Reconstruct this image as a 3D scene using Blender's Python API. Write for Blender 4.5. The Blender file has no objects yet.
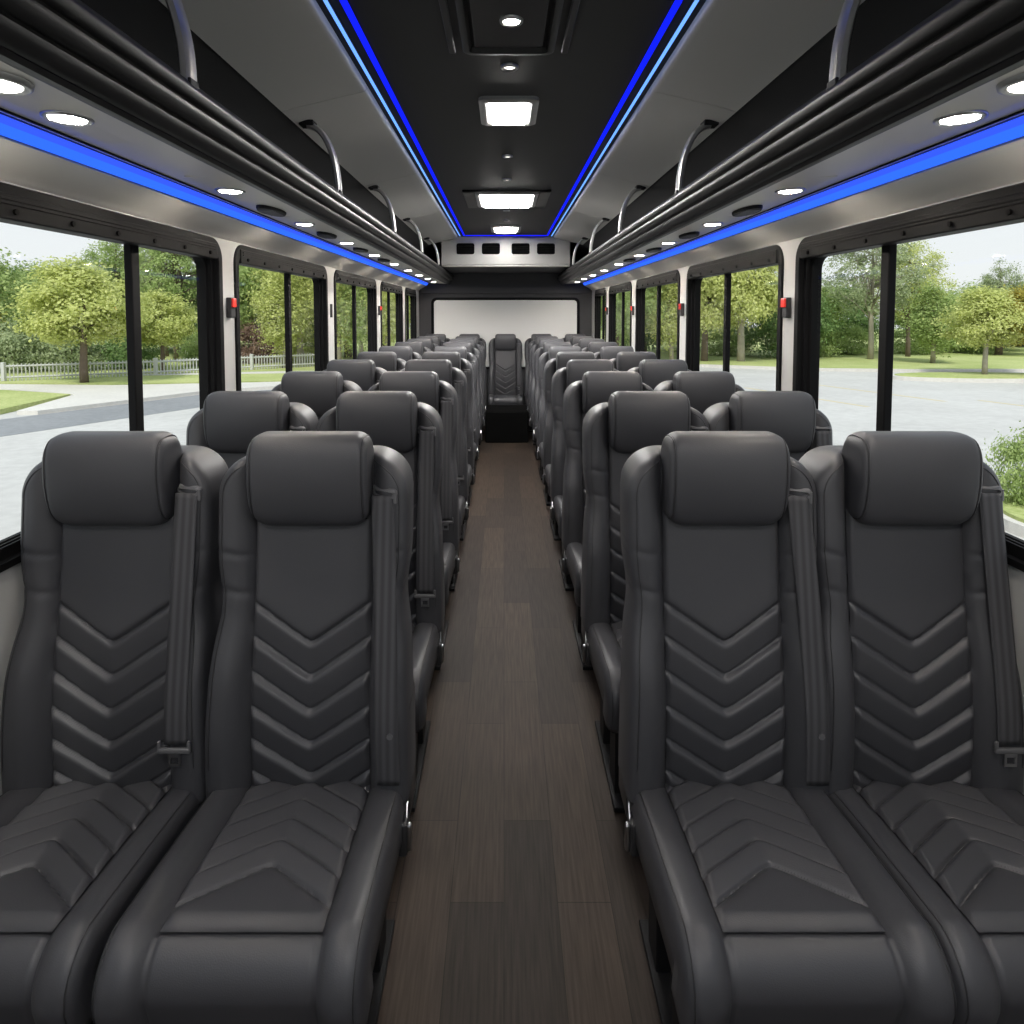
import bpy, bmesh, math, random
from mathutils import Vector, Matrix, Euler
from math import sin, cos, pi, sqrt, exp, hypot, radians

SC = bpy.context.scene
COL = SC.collection
ORD = ['first', 'second', 'third', 'fourth', 'fifth', 'sixth', 'seventh', 'eighth', 'ninth', 'tenth', 'eleventh', 'twelfth']

# ------------------------------------------------------------------ materials
def new_mat(name):
    m = bpy.data.materials.new(name); m.use_nodes = True
    nt = m.node_tree; b = nt.nodes['Principled BSDF']
    return m, nt, b

def simple(name, col, rough=0.5, metal=0.0, spec=0.5, bump=0.0, bscale=200.0, var=0.0, vscale=8.0, coat=0.0):
    m, nt, b = new_mat(name)
    b.inputs['Base Color'].default_value = (*col, 1)
    b.inputs['Roughness'].default_value = rough
    b.inputs['Metallic'].default_value = metal
    b.inputs['Specular IOR Level'].default_value = spec
    b.inputs['Coat Weight'].default_value = coat
    tc = nt.nodes.new('ShaderNodeTexCoord')
    if bump:
        n = nt.nodes.new('ShaderNodeTexNoise'); n.inputs['Scale'].default_value = bscale
        n.inputs['Detail'].default_value = 3
        nt.links.new(tc.outputs['Object'], n.inputs['Vector'])
        bp = nt.nodes.new('ShaderNodeBump'); bp.inputs['Strength'].default_value = bump
        bp.inputs['Distance'].default_value = 0.002
        nt.links.new(n.outputs['Fac'], bp.inputs['Height']); nt.links.new(bp.outputs['Normal'], b.inputs['Normal'])
    if var:
        n = nt.nodes.new('ShaderNodeTexNoise'); n.inputs['Scale'].default_value = vscale
        n.inputs['Detail'].default_value = 4
        nt.links.new(tc.outputs['Object'], n.inputs['Vector'])
        mx = nt.nodes.new('ShaderNodeMix'); mx.data_type = 'RGBA'
        mx.inputs[6].default_value = tuple(c * (1 - var) for c in col) + (1,)
        mx.inputs[7].default_value = tuple(min(1, c * (1 + var)) for c in col) + (1,)
        nt.links.new(n.outputs['Fac'], mx.inputs[0]); nt.links.new(mx.outputs[2], b.inputs['Base Color'])
    return m

def emit(name, col, strength):
    m = bpy.data.materials.new(name); m.use_nodes = True
    nt = m.node_tree; nt.nodes.clear()
    o = nt.nodes.new('ShaderNodeOutputMaterial'); e = nt.nodes.new('ShaderNodeEmission')
    e.inputs['Color'].default_value = (*col, 1); e.inputs['Strength'].default_value = strength
    nt.links.new(e.outputs[0], o.inputs['Surface'])
    return m

def leather_mat(name, col):
    m, nt, b = new_mat(name)
    tc = nt.nodes.new('ShaderNodeTexCoord')
    v = nt.nodes.new('ShaderNodeTexVoronoi'); v.inputs['Scale'].default_value = 420
    n = nt.nodes.new('ShaderNodeTexNoise'); n.inputs['Scale'].default_value = 9; n.inputs['Detail'].default_value = 3
    nt.links.new(tc.outputs['Object'], v.inputs['Vector']); nt.links.new(tc.outputs['Object'], n.inputs['Vector'])
    bp = nt.nodes.new('ShaderNodeBump'); bp.inputs['Strength'].default_value = 0.12; bp.inputs['Distance'].default_value = 0.001
    nt.links.new(v.outputs['Distance'], bp.inputs['Height']); nt.links.new(bp.outputs['Normal'], b.inputs['Normal'])
    mr = nt.nodes.new('ShaderNodeMapRange'); mr.inputs['To Min'].default_value = 0.43; mr.inputs['To Max'].default_value = 0.52
    nt.links.new(n.outputs['Fac'], mr.inputs['Value']); nt.links.new(mr.outputs[0], b.inputs['Roughness'])
    b.inputs['Base Color'].default_value = (*col, 1)
    b.inputs['Specular IOR Level'].default_value = 0.5
    return m

def floor_mat():
    m, nt, b = new_mat('wood_plank_vinyl')
    tc = nt.nodes.new('ShaderNodeTexCoord'); mp = nt.nodes.new('ShaderNodeMapping')
    mp.inputs['Rotation'].default_value = (0, 0, radians(90)); mp.inputs['Location'].default_value = (0.13, 0.02, 0)
    nt.links.new(tc.outputs['Object'], mp.inputs['Vector'])
    br = nt.nodes.new('ShaderNodeTexBrick')
    br.inputs['Scale'].default_value = 1.0; br.inputs['Mortar Size'].default_value = 0.0012
    br.inputs['Brick Width'].default_value = 0.72; br.inputs['Row Height'].default_value = 0.14
    br.offset = 0.37; br.offset_frequency = 2; br.inputs['Bias'].default_value = -0.1
    br.inputs['Color1'].default_value = (0.027, 0.0205, 0.017, 1); br.inputs['Color2'].default_value = (0.050, 0.036, 0.027, 1)
    br.inputs['Mortar'].default_value = (0.018, 0.014, 0.011, 1)
    nt.links.new(mp.outputs[0], br.inputs['Vector'])
    mp2 = nt.nodes.new('ShaderNodeMapping'); mp2.inputs['Scale'].default_value = (90, 4, 1)
    nt.links.new(tc.outputs['Object'], mp2.inputs['Vector'])
    n = nt.nodes.new('ShaderNodeTexNoise'); n.inputs['Scale'].default_value = 1.5; n.inputs['Detail'].default_value = 6
    nt.links.new(mp2.outputs[0], n.inputs['Vector'])
    mr = nt.nodes.new('ShaderNodeMapRange'); mr.inputs['From Min'].default_value = 0.3; mr.inputs['From Max'].default_value = 0.7
    mr.inputs['To Min'].default_value = 0.68; mr.inputs['To Max'].default_value = 1.25
    nt.links.new(n.outputs['Fac'], mr.inputs['Value'])
    mx = nt.nodes.new('ShaderNodeVectorMath'); mx.operation = 'SCALE'
    nt.links.new(br.outputs['Color'], mx.inputs[0]); nt.links.new(mr.outputs[0], mx.inputs['Scale'])
    nt.links.new(mx.outputs[0], b.inputs['Base Color'])
    b.inputs['Roughness'].default_value = 0.6; b.inputs['Specular IOR Level'].default_value = 0.16
    bp = nt.nodes.new('ShaderNodeBump'); bp.inputs['Strength'].default_value = 0.15; bp.inputs['Distance'].default_value = 0.001
    nt.links.new(n.outputs['Fac'], bp.inputs['Height']); nt.links.new(bp.outputs['Normal'], b.inputs['Normal'])
    return m

def glass_mat():
    m = bpy.data.materials.new('window_glass'); m.use_nodes = True
    nt = m.node_tree; nt.nodes.clear()
    o = nt.nodes.new('ShaderNodeOutputMaterial'); mx = nt.nodes.new('ShaderNodeMixShader')
    t = nt.nodes.new('ShaderNodeBsdfTransparent'); g = nt.nodes.new('ShaderNodeBsdfGlossy')
    t.inputs['Color'].default_value = (0.97, 0.985, 0.98, 1)
    g.inputs['Roughness'].default_value = 0.02
    lw = nt.nodes.new('ShaderNodeLayerWeight'); lw.inputs['Blend'].default_value = 0.5
    pw = nt.nodes.new('ShaderNodeMath'); pw.operation = 'POWER'; pw.inputs[1].default_value = 6.0
    f = nt.nodes.new('ShaderNodeMapRange'); f.inputs['To Min'].default_value = 0.012; f.inputs['To Max'].default_value = 0.35
    nt.links.new(lw.outputs['Facing'], pw.inputs[0]); nt.links.new(pw.outputs[0], f.inputs['Value'])
    nt.links.new(f.outputs[0], mx.inputs[0]); nt.links.new(t.outputs[0], mx.inputs[1]); nt.links.new(g.outputs[0], mx.inputs[2])
    nt.links.new(mx.outputs[0], o.inputs['Surface'])
    return m

def leaf_mat(name, c1, c2, c3):
    m = bpy.data.materials.new(name); m.use_nodes = True
    nt = m.node_tree; nt.nodes.clear()
    o = nt.nodes.new('ShaderNodeOutputMaterial'); mx = nt.nodes.new('ShaderNodeMixShader'); mx.inputs[0].default_value = 0.4
    d = nt.nodes.new('ShaderNodeBsdfDiffuse'); t = nt.nodes.new('ShaderNodeBsdfTranslucent')
    tc = nt.nodes.new('ShaderNodeTexCoord'); n = nt.nodes.new('ShaderNodeTexNoise')
    n.inputs['Scale'].default_value = 4.5; n.inputs['Detail'].default_value = 5; n.inputs['Roughness'].default_value = 0.75
    nt.links.new(tc.outputs['Object'], n.inputs['Vector'])
    r = nt.nodes.new('ShaderNodeValToRGB')
    r.color_ramp.elements[0].position = 0.32; r.color_ramp.elements[0].color = (*c1, 1)
    r.color_ramp.elements[1].position = 0.70; r.color_ramp.elements[1].color = (*c3, 1)
    e = r.color_ramp.elements.new(0.5); e.color = (*c2, 1)
    nt.links.new(n.outputs['Fac'], r.inputs['Fac'])
    nt.links.new(r.outputs['Color'], d.inputs['Color']); nt.links.new(r.outputs['Color'], t.inputs['Color'])
    nt.links.new(d.outputs[0], mx.inputs[1]); nt.links.new(t.outputs[0], mx.inputs[2])
    nt.links.new(mx.outputs[0], o.inputs['Surface'])
    return m

def ground_mat(name, c1, c2, scale, scale2, rough=0.9):
    m, nt, b = new_mat(name)
    tc = nt.nodes.new('ShaderNodeTexCoord')
    n1 = nt.nodes.new('ShaderNodeTexNoise'); n1.inputs['Scale'].default_value = scale; n1.inputs['Detail'].default_value = 6
    n2 = nt.nodes.new('ShaderNodeTexNoise'); n2.inputs['Scale'].default_value = scale2; n2.inputs['Detail'].default_value = 3
    nt.links.new(tc.outputs['Object'], n1.inputs['Vector']); nt.links.new(tc.outputs['Object'], n2.inputs['Vector'])
    ad = nt.nodes.new('ShaderNodeMath'); ad.operation = 'ADD'
    nt.links.new(n1.outputs['Fac'], ad.inputs[0]); nt.links.new(n2.outputs['Fac'], ad.inputs[1])
    mr = nt.nodes.new('ShaderNodeMapRange'); mr.inputs['From Min'].default_value = 0.7; mr.inputs['From Max'].default_value = 1.3
    nt.links.new(ad.outputs[0], mr.inputs['Value'])
    mx = nt.nodes.new('ShaderNodeMix'); mx.data_type = 'RGBA'
    mx.inputs[6].default_value = (*c1, 1); mx.inputs[7].default_value = (*c2, 1)
    nt.links.new(mr.outputs[0], mx.inputs[0]); nt.links.new(mx.outputs[2], b.inputs['Base Color'])
    b.inputs['Roughness'].default_value = rough; b.inputs['Specular IOR Level'].default_value = 0.2
    return m

def belt_mat():
    m, nt, b = new_mat('belt_webbing')
    tc = nt.nodes.new('ShaderNodeTexCoord')
    w = nt.nodes.new('ShaderNodeTexWave'); w.inputs['Scale'].default_value = 18; w.bands_direction = 'X'
    nt.links.new(tc.outputs['Object'], w.inputs['Vector'])
    mx = nt.nodes.new('ShaderNodeMix'); mx.data_type = 'RGBA'
    mx.inputs[6].default_value = (0.040, 0.040, 0.044, 1); mx.inputs[7].default_value = (0.066, 0.066, 0.071, 1)
    nt.links.new(w.outputs['Fac'], mx.inputs[0]); nt.links.new(mx.outputs[2], b.inputs['Base Color'])
    b.inputs['Roughness'].default_value = 0.6; b.inputs['Specular IOR Level'].default_value = 0.25
    return m

M = dict(
    leather=leather_mat('black_leather', (0.046, 0.0465, 0.052)),
    piping=simple('dark_piping', (0.022, 0.022, 0.024), 0.5),
    belt=belt_mat(),
    plastic=simple('black_plastic', (0.022, 0.022, 0.024), 0.4, bump=0.05, bscale=400),
    grey_plastic=simple('grey_plastic', (0.10, 0.10, 0.105), 0.4),
    chrome=simple('chrome', (0.42, 0.42, 0.43), 0.3, 1.0),
    base=simple('black_steel', (0.012, 0.012, 0.013), 0.6, 0, 0.2),
    floor=floor_mat(),
    wall=simple('light_grey_wall', (0.44, 0.44, 0.43), 0.5, bump=0.04, bscale=300),
    silver=simple('silver_panel', (0.74, 0.72, 0.68), 0.38, 0.2, bump=0.02, bscale=150),
    panel=simple('grey_ceiling_panel', (0.62, 0.61, 0.58), 0.42, 0.0, bump=0.02, bscale=200),
    under=simple('grey_rack_underside', (0.54, 0.515, 0.46), 0.38, 0.1, bump=0.03, bscale=160),
    ceiling=simple('charcoal_ceiling', (0.026, 0.026, 0.027), 0.6, bump=0.05, bscale=300),
    liner=simple('rack_liner_with_shade', (0.018, 0.018, 0.0185), 0.8, bump=0.1, bscale=350),  # dark lining, its tone also holding the shade inside the rack
    fascia=simple('black_rack_fascia', (0.012, 0.0115, 0.0115), 0.42, 0, 0.32, bump=0.03, bscale=250),
    bracket=simple('grey_bracket', (0.42, 0.42, 0.41), 0.35, 0.6),
    backwall=simple('charcoal_backwall', (0.040, 0.040, 0.043), 0.7, bump=0.08, bscale=300),
    header=simple('satin_silver_header', (0.21, 0.207, 0.198), 0.45, 0.2),
    white=simple('white_panel', (0.70, 0.70, 0.685), 0.6, bump=0.02, bscale=80),
    frame=simple('black_window_frame', (0.006, 0.006, 0.0065), 0.5, 0, 0.07, bump=0.02, bscale=200),
    glass=glass_mat(),
    black=simple('black_void', (0.004, 0.004, 0.004), 0.9, 0, 0.05),
    red=simple('red_plastic', (0.75, 0.03, 0.02), 0.3),
    lamp=emit('lamp_lens', (1.0, 0.91, 0.78), 330.0),
    softlamp=emit('lamp_lens_soft', (1.0, 0.95, 0.88), 9.0),
    front_fill_diffuser=emit('added_front_fill', (1.0, 0.97, 0.93), 160.0),
    puck=emit('puck_lens', (1.0, 0.95, 0.88), 3.0),
    diffuser=emit('ceiling_diffuser', (1.0, 0.97, 0.93), 120.0),
    led=emit('blue_led', (0.026, 0.125, 1.0), 1.45),
    led_core=emit('light_blue_led', (0.14, 0.34, 1.0), 1.6),
    led_glow_deep=emit('deep_blue_led_glow', (0.006, 0.014, 1.0), 1.25),
    led_violet=emit('violet_blue_led', (0.034, 0.092, 1.0), 1.28),
    wellmetal=simple('bright_reflector', (0.75, 0.74, 0.72), 0.25, 0.9),
    bark=simple('bark', (0.16, 0.12, 0.09), 0.9, bump=0.4, bscale=20, var=0.3, vscale=6),
    palebark=simple('pale_bark', (0.38, 0.34, 0.28), 0.9, bump=0.3, bscale=20, var=0.25, vscale=6),
    fence=simple('grey_fence', (0.55, 0.55, 0.53), 0.7, var=0.1, vscale=3),
    asphalt=ground_mat('pale_asphalt', (0.50, 0.485, 0.465), (0.60, 0.585, 0.56), 0.5, 6),
    darkasphalt=ground_mat('dark_asphalt', (0.24, 0.245, 0.255), (0.32, 0.325, 0.335), 0.6, 8),
    concrete=ground_mat('concrete_path', (0.60, 0.57, 0.53), (0.72, 0.69, 0.64), 0.7, 10),
    grass=ground_mat('lawn_grass', (0.30, 0.37, 0.11), (0.56, 0.58, 0.27), 0.5, 14),
    yellow=simple('yellow_paint', (0.62, 0.52, 0.30), 0.8),
    leaf_a=leaf_mat('leaves_yellow_green', (0.33, 0.39, 0.11), (0.62, 0.66, 0.25), (0.86, 0.86, 0.42)),
    leaf_b=leaf_mat('leaves_mid_green', (0.20, 0.29, 0.09), (0.40, 0.50, 0.19), (0.62, 0.70, 0.33)),
    leaf_c=leaf_mat('leaves_dark_green', (0.10, 0.18, 0.065), (0.21, 0.32, 0.12), (0.38, 0.48, 0.21)),
    leaf_d=leaf_mat('leaves_purple', (0.17, 0.11, 0.09), (0.32, 0.21, 0.17), (0.46, 0.36, 0.27)),
    leaf_e=leaf_mat('leaves_grey_green', (0.20, 0.26, 0.13), (0.40, 0.46, 0.26), (0.58, 0.63, 0.38)),
    leaf_y=leaf_mat('leaves_golden', (0.26, 0.26, 0.05), (0.48, 0.42, 0.10), (0.60, 0.46, 0.12)),
)

# ------------------------------------------------------------------ helpers
def link(o, parent=None):
    COL.objects.link(o)
    if parent is not None: o.parent = parent
    return o

def mk(name, verts, faces, mat, parent=None, smooth=False, loc=None):
    me = bpy.data.meshes.new(name); me.from_pydata([tuple(v) for v in verts], [], faces); me.validate()
    me.materials.append(mat if not isinstance(mat, str) else M[mat])
    if smooth: me.shade_smooth()
    o = bpy.data.objects.new(name, me)
    if loc: o.location = loc
    return link(o, parent)

def thing(name, label, cat, loc=(0, 0, 0), rz=0, group=None):
    o = bpy.data.objects.new(name, None); o.location = loc; o.rotation_euler = (0, 0, rz)
    o.empty_display_size = 0.1
    COL.objects.link(o); return tag(o, label, cat, group)

def tag(o, label, cat, group=None):
    o['label'] = label; o['category'] = cat
    if group: o['group'] = group
    return o

def struct(o, label=None):
    o['kind'] = 'structure'
    if label: o['label'] = label
    return o

class MB:
    """collects simple shapes into one mesh"""
    def __init__(s): s.v = []; s.f = []
    def add(s, v, f):
        k = len(s.v); s.v += [tuple(p) for p in v]; s.f += [tuple(i + k for i in q) for q in f]; return s
    def box(s, x0, x1, y0, y1, z0, z1, bev=0.0):
        if bev <= 0:
            v = [(x, y, z) for x in (x0, x1) for y in (y0, y1) for z in (z0, z1)]
            return s.add(v, [(0, 1, 3, 2), (4, 6, 7, 5), (0, 4, 5, 1), (2, 3, 7, 6), (0, 2, 6, 4), (1, 5, 7, 3)])
        bm = bmesh.new(); bmesh.ops.create_cube(bm, size=1)
        for p in bm.verts:
            p.co = Vector(((x0 + x1) / 2 + p.co.x * (x1 - x0), (y0 + y1) / 2 + p.co.y * (y1 - y0), (z0 + z1) / 2 + p.co.z * (z1 - z0)))
        bmesh.ops.bevel(bm, geom=list(bm.edges), offset=bev, segments=3, profile=0.5, affect='EDGES')
        bm.verts.index_update()
        s.add([p.co for p in bm.verts], [[q.index for q in f.verts] for f in bm.faces]); bm.free(); return s
    def tube(s, pts, r, n=8, caps=True):
        pts = [Vector(p) for p in pts]; k = len(pts); vs = []; fs = []
        rr = r if isinstance(r, (list, tuple)) else [r] * k
        up = None
        for i, p in enumerate(pts):
            t = (pts[min(i + 1, k - 1)] - pts[max(i - 1, 0)]).normalized()
            if up is None:
                up = Vector((0, 0, 1)) if abs(t.z) < 0.9 else Vector((1, 0, 0))
            a = t.cross(up)
            if a.length < 1e-5: a = t.orthogonal()
            a.normalize(); b = a.cross(t).normalized(); up = b
            for j in range(n):
                w = 2 * pi * j / n
                vs.append(p + (a * cos(w) + b * sin(w)) * rr[i])
        for i in range(k - 1):
            for j in range(n):
                fs.append((i * n + j, i * n + (j + 1) % n, (i + 1) * n + (j + 1) % n, (i + 1) * n + j))
        if caps:
            fs.append(tuple(range(n))[::-1]); fs.append(tuple((k - 1) * n + j for j in range(n)))
        return s.add(vs, fs)
    def disc(s, c, r, h, n=28, rx=None, bev=0.0):
        """short vertical cylinder hanging from c downwards by h"""
        rx = rx or r; vs = []; fs = []
        prof = [(1, 0), (1, -h + bev), (1 - bev / r if bev else 1, -h)] if bev else [(1, 0), (1, -h)]
        for (q, dz) in prof:
            for j in range(n):
                w = 2 * pi * j / n; vs.append((c[0] + rx * q * cos(w), c[1] + r * q * sin(w), c[2] + dz))
        for i in range(len(prof) - 1):
            for j in range(n): fs.append((i * n + j, i * n + (j + 1) % n, (i + 1) * n + (j + 1) % n, (i + 1) * n + j))
        fs.append(tuple(range(n))); fs.append(tuple((len(prof) - 1) * n + j for j in range(n))[::-1])
        return s.add(vs, fs)
    def build(s, name, mat, parent=None, smooth=False, loc=None):
        return mk(name, s.v, s.f, mat, parent, smooth, loc)

def grid_faces(nr, nc, off=0, flip=False, wrap=False):
    f = []
    for i in range(nr - 1):
        for j in range(nc if wrap else nc - 1):
            q = (off + i * nc + j, off + i * nc + (j + 1) % nc, off + (i + 1) * nc + (j + 1) % nc, off + (i + 1) * nc + j)
            f.append(q[::-1] if flip else q)
    return f

def extrude_y(profile, y0, y1, closed=True):
    """profile [(x,z)] swept along y"""
    n = len(profile)
    v = [(x, y0, z) for x, z in profile] + [(x, y1, z) for x, z in profile]
    f = [(i, (i + 1) % n, n + (i + 1) % n, n + i) for i in range(n if closed else n - 1)]
    if closed: f += [tuple(range(n))[::-1], tuple(range(n, 2 * n))]
    return v, f

def auto_smooth(o, ang=35):
    me = o.data
    me.shade_smooth()
    me.set_sharp_from_angle(angle=radians(ang))
    return o

def fix_normals(o):
    bm = bmesh.new(); bm.from_mesh(o.data); bmesh.ops.recalc_face_normals(bm, faces=bm.faces); bm.to_mesh(o.data); bm.free(); return o

def round_rect(a0, a1, b0, b1, r, n=6):
    pts = []
    for (ca, cb, s) in ((a1 - r, b1 - r, 0), (a0 + r, b1 - r, 1), (a0 + r, b0 + r, 2), (a1 - r, b0 + r, 3)):
        for k in range(n + 1):
            w = pi / 2 * (s + k / n); pts.append((ca + r * cos(w), cb + r * sin(w)))
    return pts

def copy_tree(o, parent=None):
    c = o.copy(); COL.objects.link(c)
    if parent is not None: c.parent = parent
    for ch in list(o.children): copy_tree(ch, c)
    return c

# ------------------------------------------------------------------ dimensions
EYE = 1.54
HALF = 1.180          # inner face of the side walls
Y0, YB = -1.0, 8.62   # front cut / back wall
WIN = [(a * 1.013, c * 1.013) for a, c in [(-0.36, 1.04), (1.16, 2.56), (2.68, 4.08), (4.25, 5.65), (5.85, 7.10), (7.30, 8.20)]]
WZ0, WZ1 = 0.945, 1.84

# ------------------------------------------------------------------ shell
b = MB().box(-1.27, 1.27, Y0, YB + 0.1, -0.06, 0.0); struct(b.build('floor', 'floor'), 'dark brown wood plank vinyl floor of the coach')

def wall_with_windows(sgn, name):
    bm = bmesh.new(); edges = []
    def loop(pts):
        vs = [bm.verts.new((sgn * HALF, y, z)) for y, z in pts]
        for i in range(len(vs)): edges.append(bm.edges.new((vs[i], vs[(i + 1) % len(vs)])))
    loop([(Y0, 0), (YB, 0), (YB, 1.86), (Y0, 1.86)])
    for (a, c) in WIN: loop(round_rect(a + 0.02, c - 0.02, WZ0 + 0.02, WZ1 - 0.02, 0.075, 6))
    bmesh.ops.triangle_fill(bm, edges=edges, use_beauty=True, use_dissolve=False)
    r = bmesh.ops.extrude_face_region(bm, geom=list(bm.faces))
    for g in r['geom']:
        if isinstance(g, bmesh.types.BMVert): g.co.x += sgn * 0.07
    bmesh.ops.recalc_face_normals(bm, faces=bm.faces)
    me = bpy.data.meshes.new(name); bm.to_mesh(me); bm.free(); me.materials.append(M['wall'])
    return link(bpy.data.objects.new(name, me))

struct(wall_with_windows(-1, 'wall_left'), 'light grey left coach wall with window openings')
struct(wall_with_windows(1, 'wall_right'), 'light grey right coach wall with window openings')

# windows: frame ring + panes + mullion + screws
def window(sgn, idx, a, c, frac):
    prof = [(0.0, 0.0), (0.0, -0.006), (0.004, -0.009), (0.034, -0.009), (0.038, -0.004), (0.040, 0.010), (0.058, 0.012), (0.060, 0.026), (0.076, 0.028),
            (0.080, 0.062), (0.02, 0.062), (0.02, 0.0)]
    v = []; n = None
    for (ins, dx) in prof:
        # the head of the frame is a taller valance
        top = WZ1 - ins * 1.0
        pts = round_rect(a + ins, c - ins, WZ0 + ins * 0.55, top, max(0.045, 0.085 - ins * 0.4), 8)
        n = len(pts)
        v += [(sgn * (HALF + dx), y, z) for y, z in pts]
    f = []
    k = len(prof)
    for i in range(k):
        for j in range(n):
            f.append((i * n + j, i * n + (j + 1) % n, ((i + 1) % k) * n + (j + 1) % n, ((i + 1) % k) * n + j))
    w = mk('window_%d' % idx, v, f, 'frame'); fix_normals(w); auto_smooth(w, 30)
    struct(w, 'black framed sliding side window')
    # valance rail with screws along the head
    vl = MB().box(*sorted((sgn * (HALF - 0.013), sgn * (HALF + 0.035))), a + 0.05, c - 0.05, WZ1 - 0.084, WZ1 - 0.022, 0.004)
    for zz in (WZ1 - 0.046, WZ1 - 0.036):
        vl.box(*sorted((sgn * (HALF - 0.016), sgn * (HALF - 0.006))), a + 0.07, c - 0.07, zz - 0.003, zz + 0.003, 0.001)
    vl.build('valance', 'frame', w)
    for q in range(7):
        y = a + 0.12 + q * (c - a - 0.24) / 6
        s = MB(); s.tube([(sgn * (HALF - 0.019), y, WZ1 - 0.064), (sgn * (HALF - 0.008), y, WZ1 - 0.064)], 0.007, 10)
        s.build('screw', 'black', w)
    # sill tracks
    st = MB()
    for t in range(3):
        x = HALF + 0.004 + t * 0.016
        st.box(*sorted((sgn * x, sgn * (x + 0.006))), a + 0.05, c - 0.05, WZ0 + 0.02, WZ0 + 0.05, 0.001)
    st.build('sill_track', 'grey_plastic' if False else 'frame', w)
    ym = a + (c - a) * frac
    MB().box(*sorted((sgn * (HALF + 0.026), sgn * (HALF + 0.052))), ym - 0.022, ym + 0.022, WZ0 + 0.03, WZ1 - 0.07, 0.004).build('mullion', 'frame', w)
    xo = HALF + 0.046
    MB().box(*sorted((sgn * xo, sgn * (xo + 0.005))), a + 0.055, ym, WZ0 + 0.035, WZ1 - 0.055).build('pane', 'glass', w)
    MB().box(*sorted((sgn * (xo - 0.014), sgn * (xo - 0.009))), ym, c - 0.055, WZ0 + 0.035, WZ1 - 0.055).build('pane', 'glass', w)
    return w

k = 1
for sgn in (-1, 1):
    for (a, c), fr in zip(WIN, (0.6, 0.61, 0.555, 0.525, 0.5, 0.5)):
        window(sgn, k, a, c, fr); k += 1

# front bulkhead with the windscreen opening (unseen; added to hold back light from the front)
bm = bmesh.new(); edges = []
def floop(pts):
    vs = [bm.verts.new((x, Y0, z)) for x, z in pts]
    for i in range(len(vs)): edges.append(bm.edges.new((vs[i], vs[(i + 1) % len(vs)])))
floop([(-1.265, 0), (1.265, 0), (1.265, 2.30), (0.9, 2.52), (-0.9, 2.52), (-1.265, 2.30)])
floop(round_rect(-1.08, 1.08, 1.12, 2.02, 0.12, 6))
bmesh.ops.triangle_fill(bm, edges=edges, use_beauty=True)
r = bmesh.ops.extrude_face_region(bm, geom=list(bm.faces))
for g in r['geom']:
    if isinstance(g, bmesh.types.BMVert): g.co.y -= 0.05
bmesh.ops.recalc_face_normals(bm, faces=bm.faces)
me = bpy.data.meshes.new('wall_front'); bm.to_mesh(me); bm.free(); me.materials.append(M['wall'])
struct(link(bpy.data.objects.new('wall_front', me)), 'unseen front bulkhead with the windscreen opening, added to limit light from the front')
struct(MB().box(-1.10, 1.10, Y0 - 0.035, Y0 - 0.03, 1.10, 2.04).build('window_%d' % k, 'glass'), 'windscreen glass in the added front bulkhead'); k += 1

# silver cove panel above windows
def cove(sgn):
    inner = [(HALF, 1.845)]
    for q in range(9):
        t = q / 8; inner.append((HALF - 0.002 - 0.102 * t ** 1.15, 1.846 + 0.062 * t))
    outer = [(HALF - 0.09, 1.935), (HALF + 0.05, 1.935), (HALF + 0.05, 1.845)]
    v, f = extrude_y([(sgn * x, z) for x, z in inner + outer], Y0, YB)
    return v, f
for i, sgn in enumerate((-1, 1)):
    o = mk('trim_%d' % (i + 1), *cove(sgn), 'silver'); fix_normals(o); auto_smooth(o, 40)
    struct(o, 'silver cove panel above the %s windows' % ('left', 'right')[i])

# ceiling
ZC = 2.425
b = MB().box(-0.60, 0.60, Y0, 7.35, ZC, ZC + 0.03); struct(b.build('ceiling', 'ceiling'), 'charcoal centre ceiling')
prof = [(1.265, 1.86), (1.265, 2.30), (1.15, 2.45), (0.9, 2.53), (0, 2.56), (-0.9, 2.53), (-1.15, 2.45), (-1.265, 2.30), (-1.265, 1.86),
        (-1.245, 1.86), (-1.245, 2.29), (-1.135, 2.43), (-0.89, 2.51), (0, 2.54), (0.89, 2.51), (1.135, 2.43), (1.245, 2.29), (1.245, 1.86)]
o = mk('roof', *extrude_y(prof, Y0, YB + 0.1), 'base'); fix_normals(o); struct(o, 'unseen outer roof shell of the coach, added to block daylight')  # outer skin put in above the ceiling to keep daylight out

# grey ceiling panels, one per bay, with a rounded bright lip toward the aisle
seams = [Y0, 1.10, 2.50, 3.95, 5.40, 7.30]
n = 3
for sgn in (-1, 1):
    for a, c in zip(seams[:-1], seams[1:]):
        p = [(0.885, 2.322), (0.84, 2.337), (0.62, 2.388), (0.574, 2.398), (0.562, 2.402), (0.555, 2.410), (0.553, 2.424), (0.57, 2.424), (0.62, 2.412), (0.84, 2.36), (0.885, 2.345)]
        o = mk('trim_%d' % n, *extrude_y([(sgn * x, z) for x, z in p], a + 0.002, c - 0.002), 'panel'); fix_normals(o); auto_smooth(o, 50)
        struct(o, 'grey ceiling side panel'); n += 1

# back wall, header, white panel
b = MB().box(-1.27, 1.27, YB, YB + 0.08, 0, 2.50); struct(b.build('wall_back', 'backwall'), 'charcoal rear wall')
b = MB().box(-1.16, 1.16, YB - 0.035, YB, 1.80, 2.10, 0.01); struct(b.build('trim_%d' % n, 'backwall'), 'charcoal band above the white rear panel'); n += 1

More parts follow.
